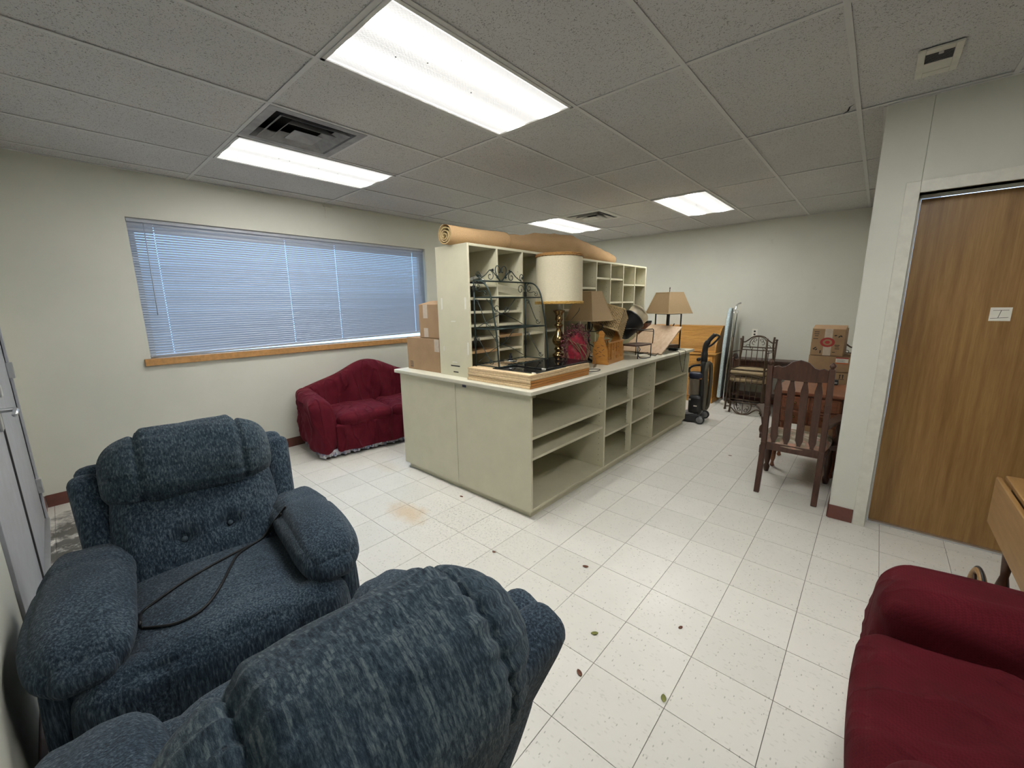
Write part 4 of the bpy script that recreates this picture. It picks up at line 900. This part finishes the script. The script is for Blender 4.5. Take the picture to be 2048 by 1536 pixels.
# red knit armchair
AC = thing('armchair', 'armchair in a dark red knitted cover at the right edge', 'armchair', (.57, 1.37, 0), PI)
for sg in (-1, 1):
    def aarm(p, u):
        fx = .012*ridge(p.z*9+p.y*14)*(u[0] > .85)
        z = p.z-.02*max(0, u[0])+.006*math.sin(p.x*7)
        y = p.y+(.03*u[1])*(u[2] > .2)
        if u[2] < .5: y -= sg*.015*ridge(p.x*6+p.z*5)*(u[1]*sg < 0)
        return (p.x+fx, y, z)
    MB().soft((.02, sg*.43, .33), (.43, .125, .28), .085, (34, 16, 24), aarm, .02).build('arm', 'knit', AC, True)
def aseat(p, u):
    s_ = p.x*.8+p.y*.6
    return (p.x, p.y, p.z+(.016*ridge(s_*13)+.012*ridge(p.y*19-p.x*8)+.006*math.sin(p.x*13))*(u[2] > 0)*(1-.5*abs(u[1]))-.03*max(0, u[0]-.4)*(u[2] > 0))
MB().soft((.12, 0, .37), (.37, .31, .10), .07, (44, 40, 10), aseat, .015).build('seat_cushion', 'knit', AC, True)
MB().soft((.42, 0, .20), (.05, .32, .17), .04, (8, 60, 16), lambda p, u: (p.x+.016*ridge(p.y*15+p.z*9)*(u[0] > 0), p.y, p.z)).build('front_drape', 'knit', AC, True)
MB().soft((-.34, 0, .55), (.12, .50, .42), .10, (10, 26, 22), lambda p, u: (p.x-.15*(p.z-.3), p.y, p.z-.06*u[1]**2*(u[2] > 0)), .02).build('backrest', 'knit', AC, True)
MB().box(-.38, .40, -.46, .46, .0, .08).build('base', 'black_plastic', AC)
# tea cart
TC = thing('tea_cart', 'oak drop leaf serving cart with large spoked wheel at the right edge', 'cart', (.515, 2.31, 0))
MB().box(-.02, .42, -.33, .33, .742, .764).build('top', 'oak_light', TC, bevel=.005)
MB().box(.0, .40, -.31, .31, .655, .742).build('apron', 'oak_light', TC, bevel=.003)
MB().box(-.045, -.027, -.33, .33, .728, .752).build('leaf_moulding', 'oak_light', TC, bevel=.005)
MB().hexa([(-.046, -.33, .545), (-.028, -.33, .545), (-.028, .31, .545), (-.046, .31, .545), (-.045, -.33, .735), (-.027, -.33, .735), (-.027, .33, .735), (-.045, .33, .735)]).build('drop_leaf', 'oak_light', TC, bevel=.004)
MB().box(.02, .38, -.27, .27, .25, .268).build('lower_shelf', 'oak_light', TC, bevel=.003)
for x in (.03, .37):
    for y in (-.27, .27):
        MB().lathe([(.020, .06 if y < 0 else .16), (.014, .20), (.022, .24), (.022, .28), (.013, .33), (.020, .42), (.023, .50), (.014, .56), (.022, .60), (.024, .66)], (x, y, 0), 14).build('leg', 'dark_walnut', TC, True)
        if y < 0: MB().lathe([(.025, -.010), (.025, .010)], (x, y, .03), 16, (1, 0, 0)).build('caster', 'black_plastic', TC, True)
MB().tube([(-.05, .27, .165), (.45, .27, .165)], .009, 10).build('axle', 'dark_walnut', TC, True)
for x in (-.035, .435):
    wd = MB(); wd.tube([(x, .27+.145*math.cos(a*PI/18), .165+.145*math.sin(a*PI/18)) for a in range(36)], .014, 8, True, 1.); wl = wd.build('wheel', 'oak_light', TC, True)
    MB().tube([(x, .27+.160*math.cos(a*PI/18), .165+.160*math.sin(a*PI/18)) for a in range(36)], .006, 6, True).build('tire', 'vac_black', wl, True)
    MB().lathe([(.03, -.02), (.03, .02)], (x, .27, .165), 16, (1, 0, 0)).build('hub', 'dark_walnut', wl, True)
    for q in range(8):
        a = q*PI/4; MB().tube([(x, .27+.02*math.cos(a), .165+.02*math.sin(a)), (x, .27+.14*math.cos(a), .165+.14*math.sin(a))], .007, 6).build('spoke', 'dark_walnut', wl, True)
# ================================================================== BACK OF THE ROOM
# slat back dining armchair
DC = thing('dining_chair', 'dark wooden slat back armchair with floral seat facing the desk', 'chair', (-.38, 3.87, 0))
for sg in (-1, 1):
    x = sg*.188; w_ = .019
    pts = [(3.60-3.87, 0), (3.69-3.87, .40), (3.675-3.87, .70), (3.62-3.87, 1.035)]
    g = MB()
    for k in range(3):
        (ya, za), (yb, zb_) = pts[k], pts[k+1]; g.hexa([(x-w_, ya-.02, za), (x+w_, ya-.02, za), (x+w_, ya+.02, za), (x-w_, ya+.02, za), (x-w_, yb-.02, zb_), (x+w_, yb-.02, zb_), (x+w_, yb+.02, zb_), (x-w_, yb+.02, zb_)])
    g.build('back_post', 'dark_walnut', DC, bevel=.004)
    MB().lathe([(.012, 0), (.010, .006), (.018, .016), (.020, .026), (.014, .036), (.005, .045), (.001, .047)], (x, 3.62-3.87, 1.035), 14).build('finial', 'dark_walnut', DC, True)
    MB().lathe([(.018, 0), (.022, .02), (.026, .05), (.016, .07), (.024, .12), (.029, .20), (.020, .27), (.027, .29), (.027, .36)], (sg*.215, 4.13-3.87, 0), 16).build('front_leg', 'dark_walnut', DC, True)
    MB().prism([(sg*q, r_) for q, r_ in ((.175, -.20), (.215, -.21), (.245, -.05), (.30, .12), (.335, .20), (.33, .27), (.28, .285), (.235, .25), (.215, .12), (.19, 0))], (0, 0, .585), (1, 0, 0), (0, 1, 0), (0, 0, 1), .026).build('arm', 'dark_walnut', DC, bevel=.006)
    MB().lathe([(.026, .36), (.034, .39), (.030, .42), (.016, .44), (.022, .475), (.028, .51), (.018, .55), (.024, .585)], (sg*.262, 4.07-3.87, 0), 16).build('arm_post', 'dark_walnut', DC, True)
    MB().box(sg*.245-.035 if sg > 0 else sg*.245-.03, sg*.245+.03 if sg > 0 else sg*.245+.035, .12, .28, .335, .375).build('arm_bracket', 'dark_walnut', DC, bevel=.004)
cy = 3.635-3.87
top = [(-.17, .085), (-.14, .098), (-.115, .088), (-.09, .095), (-.05, .135), (0, .150), (.05, .135), (.09, .095), (.115, .088), (.14, .098), (.17, .085)]
MB().prism([(.17, 0), (.17, .085)]+list(reversed(top))[1:-1]+[(-.17, .085), (-.17, 0), (-.10, -.008), (0, -.01), (.10, -.008)], (0, cy-.012, .935), (1, 0, 0), (0, -.05, 1), (0, 1, 0), .024).build('crest_rail', 'dark_walnut', DC, bevel=.004)
for k in range(4):
    x = (-1.5+k)*.083; q = [(-.013, 0), (-.013, .02), (-.024, .055), (-.024, .455), (-.013, .51), (-.013, .555), (.013, .555), (.013, .51), (.024, .455), (.024, .055), (.013, .02), (.013, 0)]
    MB().prism(q, (x, 3.685-3.87, .40), (1, 0, 0), (0, -.085, 1), (0, 1, 0), .011).build('slat', 'dark_walnut', DC, bevel=.002)
MB().box(-.175, .175, -.195, -.170, .345, .405).build('rear_rail', 'dark_walnut', DC, bevel=.003)
MB().box(-.20, .20, .255, .28, .30, .365).build('front_rail', 'dark_walnut', DC, bevel=.003)
for sg in (-1, 1): MB().box(sg*.205-.012, sg*.205+.012, -.18, .26, .30, .365).build('side_rail', 'dark_walnut', DC, bevel=.003)
MB().soft((0, .045, .39), (.205, .225, .035), .03, (14, 14, 6), lambda p, u: (p.x*(1+.10*u[1]), p.y, p.z), .018).build('seat_cushion', 'floral', DC, True)
# cherry desk
DK = thing('writing_desk', 'small reddish cherry desk with carved drawers and turned legs', 'desk', (-.355, 4.50, 0))
MB().box(-.262, .244, -.295, .34, .712, .738).build('top', 'cherry', DK, bevel=.007, seg=3)
MB().box(-.235, .225, -.245, .30, .44, .712).build('case', 'cherry', DK, bevel=.003)
MB().box(-.240, -.205, -.262, -.246, .42, .712).build('corner_stile', 'golden_oak', DK, bevel=.004)
for z0_, z1_ in ((.455, .565), (.58, .695)):
    for x0_, x1_ in ((-.195, .005), (.015, .215)):
        d_ = MB().box(x0_, x1_, -.262, -.246, z0_, z1_).build('drawer', 'cherry', DK, bevel=.006)
        MB().box(x0_+.02, x1_-.02, -.268, -.262, z0_+.02, z1_-.02).build('drawer_panel', 'cherry', d_, bevel=.006); MB().ball(((x0_+x1_)/2, -.275, (z0_+z1_)/2), .011, 10, 6).build('knob', 'antique_brass', d_, True)
for x, y in ((-.22, -.22), (.21, -.22), (-.22, .13), (.21, .13)):
    MB().lathe([(.010, 0), (.020, .012), (.014, .03), (.012, .05), (.020, .08), (.024, .16), (.016, .24), (.026, .27), (.026, .30), (.018, .33), (.026, .37), (.026, .44)], (x, y, 0), 16).build('leg', 'cherry', DK, True)
o = thing('toy_figure', 'small white and dark ornament standing on the cherry desk behind the chair', 'ornament', (-.385, 4.80, .738))
MB().lathe([(.02, 0), (.03, .01), (.022, .03), (.010, .045), (.001, .05)], (0, 0, 0), 14).build('bowl', 'paper', o, True)
o = thing('trinket_case', 'small black case on the cherry desk before the boxes', 'case', (-.235, 4.79, .738)); MB().box(-.035, .035, -.03, .03, 0, .045).build('body', 'black_plastic', o, bevel=.006); MB().box(-.03, .03, -.032, -.028, .012, .03).build('panel', 'vac_grey', o, bevel=.002)
# boxes behind the desk
t = carton('tall cardboard box on the floor behind the desk with printed arrows', (-.318, 5.40, 0), .165, .19, .80, 'cardboard', 0, 'boxes behind the desk', False)
for x in (.105, .128):
    MB().box(x-.004, x+.004, -.1915, -.1902, .735, .765).build('arrow', 'print_black', t); MB().prism([(-.009, 0), (.009, 0), (0, .014)], (x, -.1903, .765), (1, 0, 0), (0, 0, 1), (0, -1, 0), .001).build('arrow', 'print_black', t)
MB().box(.095, .14, -.1915, -.1902, .725, .730).build('arrow_base', 'print_black', t)
t = carton('flat cardboard box with a white shipping label, middle of the stack behind the desk', (-.318, 5.40, .80), .168, .192, .158, 'cardboard', 0, 'boxes behind the desk')
MB().box(.055, .155, -.1935, -.1922, .085, .148).build('shipping_label', 'paper', t); MB().box(.055, .155, -.1942, -.1934, .137, .148).build('label_stripe', 'print_red', t); MB().box(.055, .155, -.1942, -.1934, .085, .096).build('label_stripe', 'print_orange', t)
for k in range(4): MB().box(.066, .13-.012*(k % 2), -.1942, -.1934, .103+k*.008, .1055+k*.008).build('label_line', 'vac_grey', t)
t = carton('printed cardboard box with red ring emblem on top of the stack', (-.343, 5.36, .960), .134, .15, .272, 'cardboard', math.radians(-2), 'boxes behind the desk', True, .03)
yf = -.1505
def disc(r0, r1, mat, y, nm, zc=.135, xc=.0, sz=.8):
    g = MB(); n = 28
    def f(u, v): a = 2*PI*u; r_ = r0+(r1-r0)*v; return (xc+r_*math.cos(a), y, zc+sz*r_*math.sin(a))
    g.grid(f, n, 1, True, False); return g.build(nm, mat, t)
MB().box(-.03, .035, yf-.0005, yf, .17, .27).build('tape', 'packing_tape', t); MB().box(-.03, .035, yf-.0005, yf, 0, .10).build('tape', 'packing_tape', t)
disc(.038, .060, 'print_red', yf-.0012, 'emblem_ring'); disc(.0, .020, 'print_red', yf-.0012, 'emblem_dot')
for x0_, x1_, z_ in ((-.115, -.075, .235), (-.115, -.075, .215), (-.11, -.08, .195), (-.12, -.08, .165), (.06, .10, .105), (.065, .095, .09), (.065, .1, .07), (.045, .07, .035)): MB().box(x0_, x1_, yf-.0008, yf, z_, z_+.006).build('print_line', 'print_black', t)
for px, pz, a in ((-.095, .075, .5), (-.105, .062, -.4), (-.085, .058, .9), (.06, .205, .2), (.09, .195, .8), (.105, .20, -.8)):
    MB().prism([(-.014, 0), (0, .007), (.014, 0), (0, -.007)], (px, yf, pz), (math.cos(a), 0, math.sin(a)), (-math.sin(a), 0, math.cos(a)), (0, -1, 0), .0008).build('print_mark', 'print_black', t)
MB().box(-.055, -.045, yf-.0008, yf, .02, .05).build('print_line', 'print_black', t)
# iron chairs
def iron_chair(lab, loc, rot, group='bronze iron dining chairs'):
    t = thing('iron_chair', lab, 'chair', loc, 0, group, rot)
    ti = lambda nm, pts, r=.008, n=8: MB().tube(pts, r, n).build(nm, 'bronze_iron', t, True)
    W2 = .205; eu, ev = Vector((1, 0, 0)), Vector((0, 0, 1))
    # back plane y=+.20 (chair faces -y); leans back slightly
    by = lambda z: .20+.05*max(0, (z-.45))
    B = lambda x, z: Vector((x, by(z), z))
    for sg in (-1, 1):
        ti('back_post', [Vector((sg*W2, .23, 0)), Vector((sg*W2, .20, .25)), B(sg*W2, .45), B(sg*(W2+.012), .98)], .0125)
        MB().lathe([(.013, 0), (.018, .006), (.018, .014), (.008, .022), (.001, .024)], tuple(B(sg*(W2+.012), .975)), 12).build('finial', 'bronze_iron', t, True)
        ti('front_leg', bez([(sg*.195, -.20, 0), (sg*.19, -.195, .12), (sg*.205, -.20, .30), (sg*.20, -.195, .43)], 5), .0125)
    ti('arch', bez([B(-W2-.01, .955), B(-.17, .945), B(-.13, .97), B(-.07, 1.02), B(0, 1.035), B(.07, 1.02), B(.13, .97), B(.17, .945), B(W2+.01, .955)], 6), .009)
    ti('ring', [B(.105*math.cos(a*PI/16), .92+.105*math.sin(a*PI/16)) for a in range(-3, 20)], .0055)
    ti('upper_rail', [B(-W2, .875), B(W2, .875)]); ti('upper_rail', [B(-W2, .835), B(W2, .835)], .007); ti('lower_rail', bez([B(-W2, .52), B(0, .50), B(W2, .52)], 6))
    for k in range(5): x = (-2+k)*.068; ti('spindle', [B(x, .505), B(x, .835)], .0055, 6)
    ti('spindle', [B(0, .835), B(0, 1.03)], .005, 6)
    for sg in (-1, 1):
        for (cx, cz, r0, a0, tu) in ((.035, .975, .030, -PI/2, 1.1), (.05, .925, .038, PI/2, -.55), (.13, .885, .030, PI, -1.0), (.075, .855, .020, 0, 1)):
            ti('scroll', [B(p.x, p.z) for p in spiral((sg*cx, 0, cz), r0, .007, (a0 if sg > 0 else PI-a0), sg*tu, eu, ev, 18)], .004, 6)
        ti('side_rail', [(sg*W2, .20, .43), (sg*.20, -.195, .43)]); ti('side_stretcher', [(sg*W2, .215, .20), (sg*.197, -.197, .20)], .006)
    ti('front_rail', [(-.20, -.195, .43), (.20, -.195, .43)]); ti('rear_rail', [(-W2, .20, .43), (W2, .20, .43)])
    MB().soft((0, -.01, .47), (.225, .215, .032), .028, (14, 14, 6), None, .015).build('seat_cushion', 'beige_seat', t, True)
    return t
iron_chair('upright bronze iron chair against the back wall with another stacked on it', (-1.205, 6.33, 0), (0, 0, 0))
iron_chair('upside down bronze iron chair stacked on the upright one, arch touching the floor', (-1.21, 6.30, 1.036), (PI+math.radians(-1.5), 0, math.radians(-3)))
iron_chair('bronze iron chair half hidden behind the cardboard box stack', (-.335, 6.20, 0), (0, 0, math.radians(6)))
# dark table behind chairs
o = thing('end_table', 'dark brown wooden table with rounded end behind the iron chairs', 'table', (-1.16, 6.78, 0))
MB().prism([(-.36, -.12), (-.33, -.155), (.40, -.155), (.40, .15), (-.33, .15), (-.36, .12)], (0, 0, .66), (1, 0, 0), (0, 1, 0), (0, 0, 1), .025).build('top', 'dark_walnut', o, bevel=.006)
MB().prism([(-.15, 0), (.15, 0), (.15, .60), (.12, .70), (.05, .745), (-.05, .745), (-.12, .70), (-.15, .60)], (-.385, 0, 0), (0, 1, 0), (0, 0, 1), (1, 0, 0), .028).build('end_panel', 'dark_walnut', o, bevel=.005)
MB().prism([(-.15, 0), (.15, 0), (.15, .66), (-.15, .66)], (.37, 0, 0), (0, 1, 0), (0, 0, 1), (1, 0, 0), .028).build('end_panel', 'dark_walnut', o, bevel=.005)
MB().box(-.357, .37, -.13, -.11, .54, .66).build('apron', 'dark_walnut', o, bevel=.003); MB().box(-.357, .37, -.14, .14, .14, .165).build('lower_shelf', 'dark_walnut', o, bevel=.003)
# roll-top desk
RT_ = thing('rolltop_desk', 'golden oak rolltop desk with tambour lid against the back wall', 'desk', (-2.27, 6.68, 0))
xl, xr_ = -.56, .54; yf = -.225
for x0_, x1_ in ((xl, -.17), (.15, xr_)):
    MB().box(x0_, x1_, yf+.02, .24, .05, .735).build('pedestal', 'golden_oak', RT_, bevel=.003); MB().box(x0_-.008, x1_+.008, yf+.01, .245, 0, .07).build('plinth', 'golden_oak', RT_, bevel=.005)
    for z0_, z1_ in ((.09, .37), (.385, .545), (.56, .72)):
        d_ = MB().box(x0_+.025, x1_-.025, yf-.002, yf+.02, z0_, z1_).build('drawer', 'golden_oak', RT_, bevel=.008)
        MB().box(x0_+.06, x1_-.06, yf-.012, yf-.002, z0_+.03, z1_-.03).build('drawer_panel', 'golden_oak', d_, bevel=.006); MB().box((x0_+x1_)/2-.05, (x0_+x1_)/2+.05, yf-.034, yf-.012, (z0_+z1_)/2-.01, (z0_+z1_)/2+.012).build('handle', 'golden_oak', d_, bevel=.008)
MB().box(-.17, .15, yf+.03, .0, .62, .735).build('centre_drawer', 'golden_oak', RT_, bevel=.005)
MB().box(xl-.02, xr_+.025, yf-.02, .25, .735, .762).build('writing_top', 'golden_oak', RT_, bevel=.006)
MB().box(xl-.01, xr_+.01, .07, .255, 1.125, 1.152).build('gallery_top', 'golden_oak', RT_, bevel=.006)
sp_ = [(-.20, 0), (-.19, .09), (-.16, .15), (-.08, .22), (-.01, .29), (.05, .35), (.085, .363), (.25, .363), (.25, 0)]
for x in (xl, xr_-.022): MB().prism(sp_, (x, 0, .762), (0, 1, 0), (0, 0, 1), (1, 0, 0), .022).build('side_panel', 'golden_oak', RT_, bevel=.004)
cv = bez([(0, -.175, .80), (0, -.165, .86), (0, -.13, .92), (0, -.06, .985), (0, .01, 1.05), (0, .065, 1.11), (0, .085, 1.124)], 4)
for k in range(len(cv)-1):
    a, c = cv[k], cv[k+1]; dv = c-a; nv = Vector((0, -dv.z, dv.y)).normalized()*.008
    MB().hexa([(xl+.022, a.y, a.z), (xr_-.022, a.y, a.z), (xr_-.022, a.y+dv.y*.82, a.z+dv.z*.82), (xl+.022, a.y+dv.y*.82, a.z+dv.z*.82)]+[(x, y+nv.y, z+nv.z) for x, y, z in ((xl+.022, a.y, a.z), (xr_-.022, a.y, a.z), (xr_-.022, a.y+dv.y*.82, a.z+dv.z*.82), (xl+.022, a.y+dv.y*.82, a.z+dv.z*.82))]).build('tambour_slat', 'golden_oak', RT_, bevel=.003)
MB().prism([(a.y+.004, a.z-.002) for a in cv]+[(a.y+.03, a.z) for a in reversed(cv)], (xl+.022, 0, 0), (0, 1, 0), (0, 0, 1), (1, 0, 0), xr_-xl-.044).build('slat_gap_shade', 'void_black', RT_)  # black sheet behind the slats, puts shade into their gaps
MB().box(xl+.022, xr_-.022, -.19, -.165, .764, .80).build('tambour_bar', 'golden_oak', RT_, bevel=.004)
for x in (-.25, .27): MB().box(x-.055, x+.055, -.205, -.188, .775, .79).build('pull', 'golden_oak', RT_, bevel=.006)
# ironing board
IB = thing('ironing_board', 'folded ironing board with pale blue cover leaning by the rolltop desk', 'ironing board', (-1.61, 6.66, 0), math.radians(4))
pf = [(-.15, .09), (.15, .09), (.16, .9), (.13, 1.15), (.07, 1.36), (.0, 1.43), (-.07, 1.36), (-.13, 1.15), (-.16, .9)]
MB().prism(pf, (-.03, 0, .0), (0, 1, 0), (.02, .06, 1), (-1, 0, 0), .05).build('padded_cover', 'iron_cover', IB, bevel=.018, seg=3)
MB().prism([(a*.92, .12+(b_-.09)*.97) for a, b_ in pf], (-.02, 0, 0), (0, 1, 0), (.02, .06, 1), (-1, 0, 0), .009).build('metal_deck', 'vac_black', IB)
for y, ph_ in ((-.10, 0), (.10, .012)):
    MB().tube(bez([(.01+ph_, y, .04), (.02+ph_, y, .5), (.035+ph_, y+.04, 1.0), (.045+ph_, y+.06, 1.38)], 6), .011, 10).build('leg_tube', 'chrome', IB, True)
MB().tube(bez([(.05, .02, 1.39), (.055, .05, 1.45), (.07, .08, 1.475), (.10, .10, 1.49)], 6), .014, 10).build('leg_tube', 'chrome', IB, True)
MB().tube([(.01, -.16, .04), (.01, .13, .04)], .011, 10).build('foot_bar', 'chrome', IB, True)
for y in (-.16, .13): MB().lathe([(.03, -.012), (.034, 0), (.03, .012)], (.012, y, .034), 16, (0, 1, 0)).build('foot_wheel', 'paper', IB, True)
# vacuum cleaner
VC = thing('vacuum_cleaner', 'black upright vacuum cleaner standing at the end of the counter', 'vacuum cleaner', (-1.625, 5.40, 0), math.radians(6))
# local: front -x, handle leans +x
MB().hexa([(-.30, -.165, .012), (.05, -.14, .012), (.05, .14, .012), (-.30, .165, .012), (-.29, -.155, .06), (.05, -.11, .115), (.05, .11, .115), (-.29, .155, .06)]).build('nozzle_head', 'vac_black', VC, bevel=.015, seg=3)
MB().hexa([(-.16, -.12, .075), (.0, -.10, .10), (.0, .10, .10), (-.16, .12, .075), (-.14, -.10, .10), (.0, -.08, .14), (.0, .08, .14), (-.14, .10, .10)]).build('head_cover', 'vac_grey', VC, bevel=.01)
for y in (-.155, .155):
    w_ = MB().lathe([(.052, -.018), (.056, -.012), (.056, .012), (.052, .018)], (.085, y, .056), 24, (0, 1, 0)).build('wheel', 'vac_black', VC, True)
    MB().lathe([(.040, -.021), (.040, .021)], (.085, y, .056), 20, (0, 1, 0)).build('wheel_cap', 'vac_grey', w_, True)
MB().soft((.0, 0, .22), (.085, .10, .13), .05, (10, 10, 10)).build('motor_housing', 'vac_black', VC, True)
MB().lathe([(.07, .34), (.074, .36), (.074, .52), (.078, .53), (.078, .55), (.06, .555)], (-.03, 0, 0), 24).build('dust_bin', 'vac_bin', VC, True)
MB().lathe([(.03, .35), (.035, .45), (.05, .50), (.05, .53)], (-.03, 0, 0), 16).build('cyclone', 'vac_grey', VC, True)
MB().soft((-.02, 0, .595), (.085, .075, .045), .035, (10, 8, 8)).build('bin_lid', 'vac_navy', VC, True)
MB().tube(bez([(-.09, 0, .60), (-.115, 0, .66), (-.07, 0, .71), (.03, 0, .73)], 6), .014, 8).build('carry_handle', 'vac_black', VC, True)
MB().soft((.06, 0, .46), (.03, .06, .32), .025, (6, 8, 14)).build('spine', 'vac_black', VC, True)
MB().box(.02, .055, -.064, -.058, .555, .595).build('release_button', 'orange_plastic', VC, bevel=.003)
MB().tube(bez([(.06, 0, .70), (.055, 0, .85), (.065, 0, .98), (.11, 0, 1.06), (.16, 0, 1.12)], 6), [.040]*8+[.034]*8+[.026]*9, 10).build('handle_stem', 'vac_black', VC, True)
MB().tube(bez([(.07, 0, .95), (.13, 0, .99), (.19, 0, 1.06), (.205, 0, 1.10), (.16, 0, 1.12)], 6), .012, 8).build('handle_grip', 'vac_black', VC, True)
MB().tube(bez([(.10, -.045, .16), (.105, -.05, .45), (.10, -.05, .70), (.11, .0, .76), (.135, .045, .70), (.14, .05, .45), (.13, .05, .22), (.11, .02, .16)], 8), .024, 10).build('hose', 'vac_hose', VC, True)
MB().box(-.075, -.045, -.098, -.094, .28, .30).build('badge', 'paper', VC); MB().box(-.01, .03, -.103, -.099, .205, .22).build('badge', 'paper', VC)
MB().lathe([(.022, -.04), (.022, .04)], (-.005, 0, .80), 12, (0, 1, 0)).build('cord_hook', 'vac_black', VC, True)
# fallen leaves on the floor
for px, py, m_, a, lb in ((1171, 1134, 'leaf_brown', .4, 'curled brown leaf on the floor near the counter corner'), (1189, 1268, 'leaf_green', .8, 'olive green leaf on the floor right of the foreground recliner'), (1159, 1347, 'leaf_brown', 2.6, 'brown leaf below the olive leaf beside the foreground recliner'), (1361, 1256, 'leaf_brown', 1.2, 'tiny reddish leaf in the middle of the open floor'), (1327, 1398, 'leaf_green', 2.0, 'olive leaf scrap on the floor near the bottom edge'), (923, 994, 'leaf_brown', 0., 'brown leaf on the floor along the counter end panel'), (988, 1105, 'leaf_brown', .3, 'dry leaf crumb on the floor beyond the recliner back'), (1460, 912, 'twig', .1, 'dark twig scrap on the far aisle floor')):
    p = P(px, py, 'z', 0); s_ = .013 if 'tiny' in lb or 'crumb' in lb else .018
    def lf(u, v):
        x = (u*2-1)*s_; w_ = s_*.5*(1-(u*2-1)**2)**.7+.0004; y = (v*2-1)*w_
        X = x*math.cos(a)-y*math.sin(a); Y = x*math.sin(a)+y*math.cos(a); return (X, Y, .0006+.35*abs(y)+.18*(x/s_)**2*s_)
    g = MB().grid(lf, 8, 4); o = g.build('dry_leaf', m_, None, True); o.location = (p.x, p.y, .001); sd = o.modifiers.new('thick', 'SOLIDIFY'); sd.thickness = .0008; sd.offset = 1
    tag(o, lb, 'leaf', 'leaf litter on the floor')

bp = P(1745, 407, 'y', 6.86)
o = MB().box(XE-.07, XE-.0005, 6.80, 6.94, 2.50, 2.60).build('wall_junction_box', 'twig', None, bevel=.004); tag(o, 'small brown box high in the far right wall corner', 'wall box')
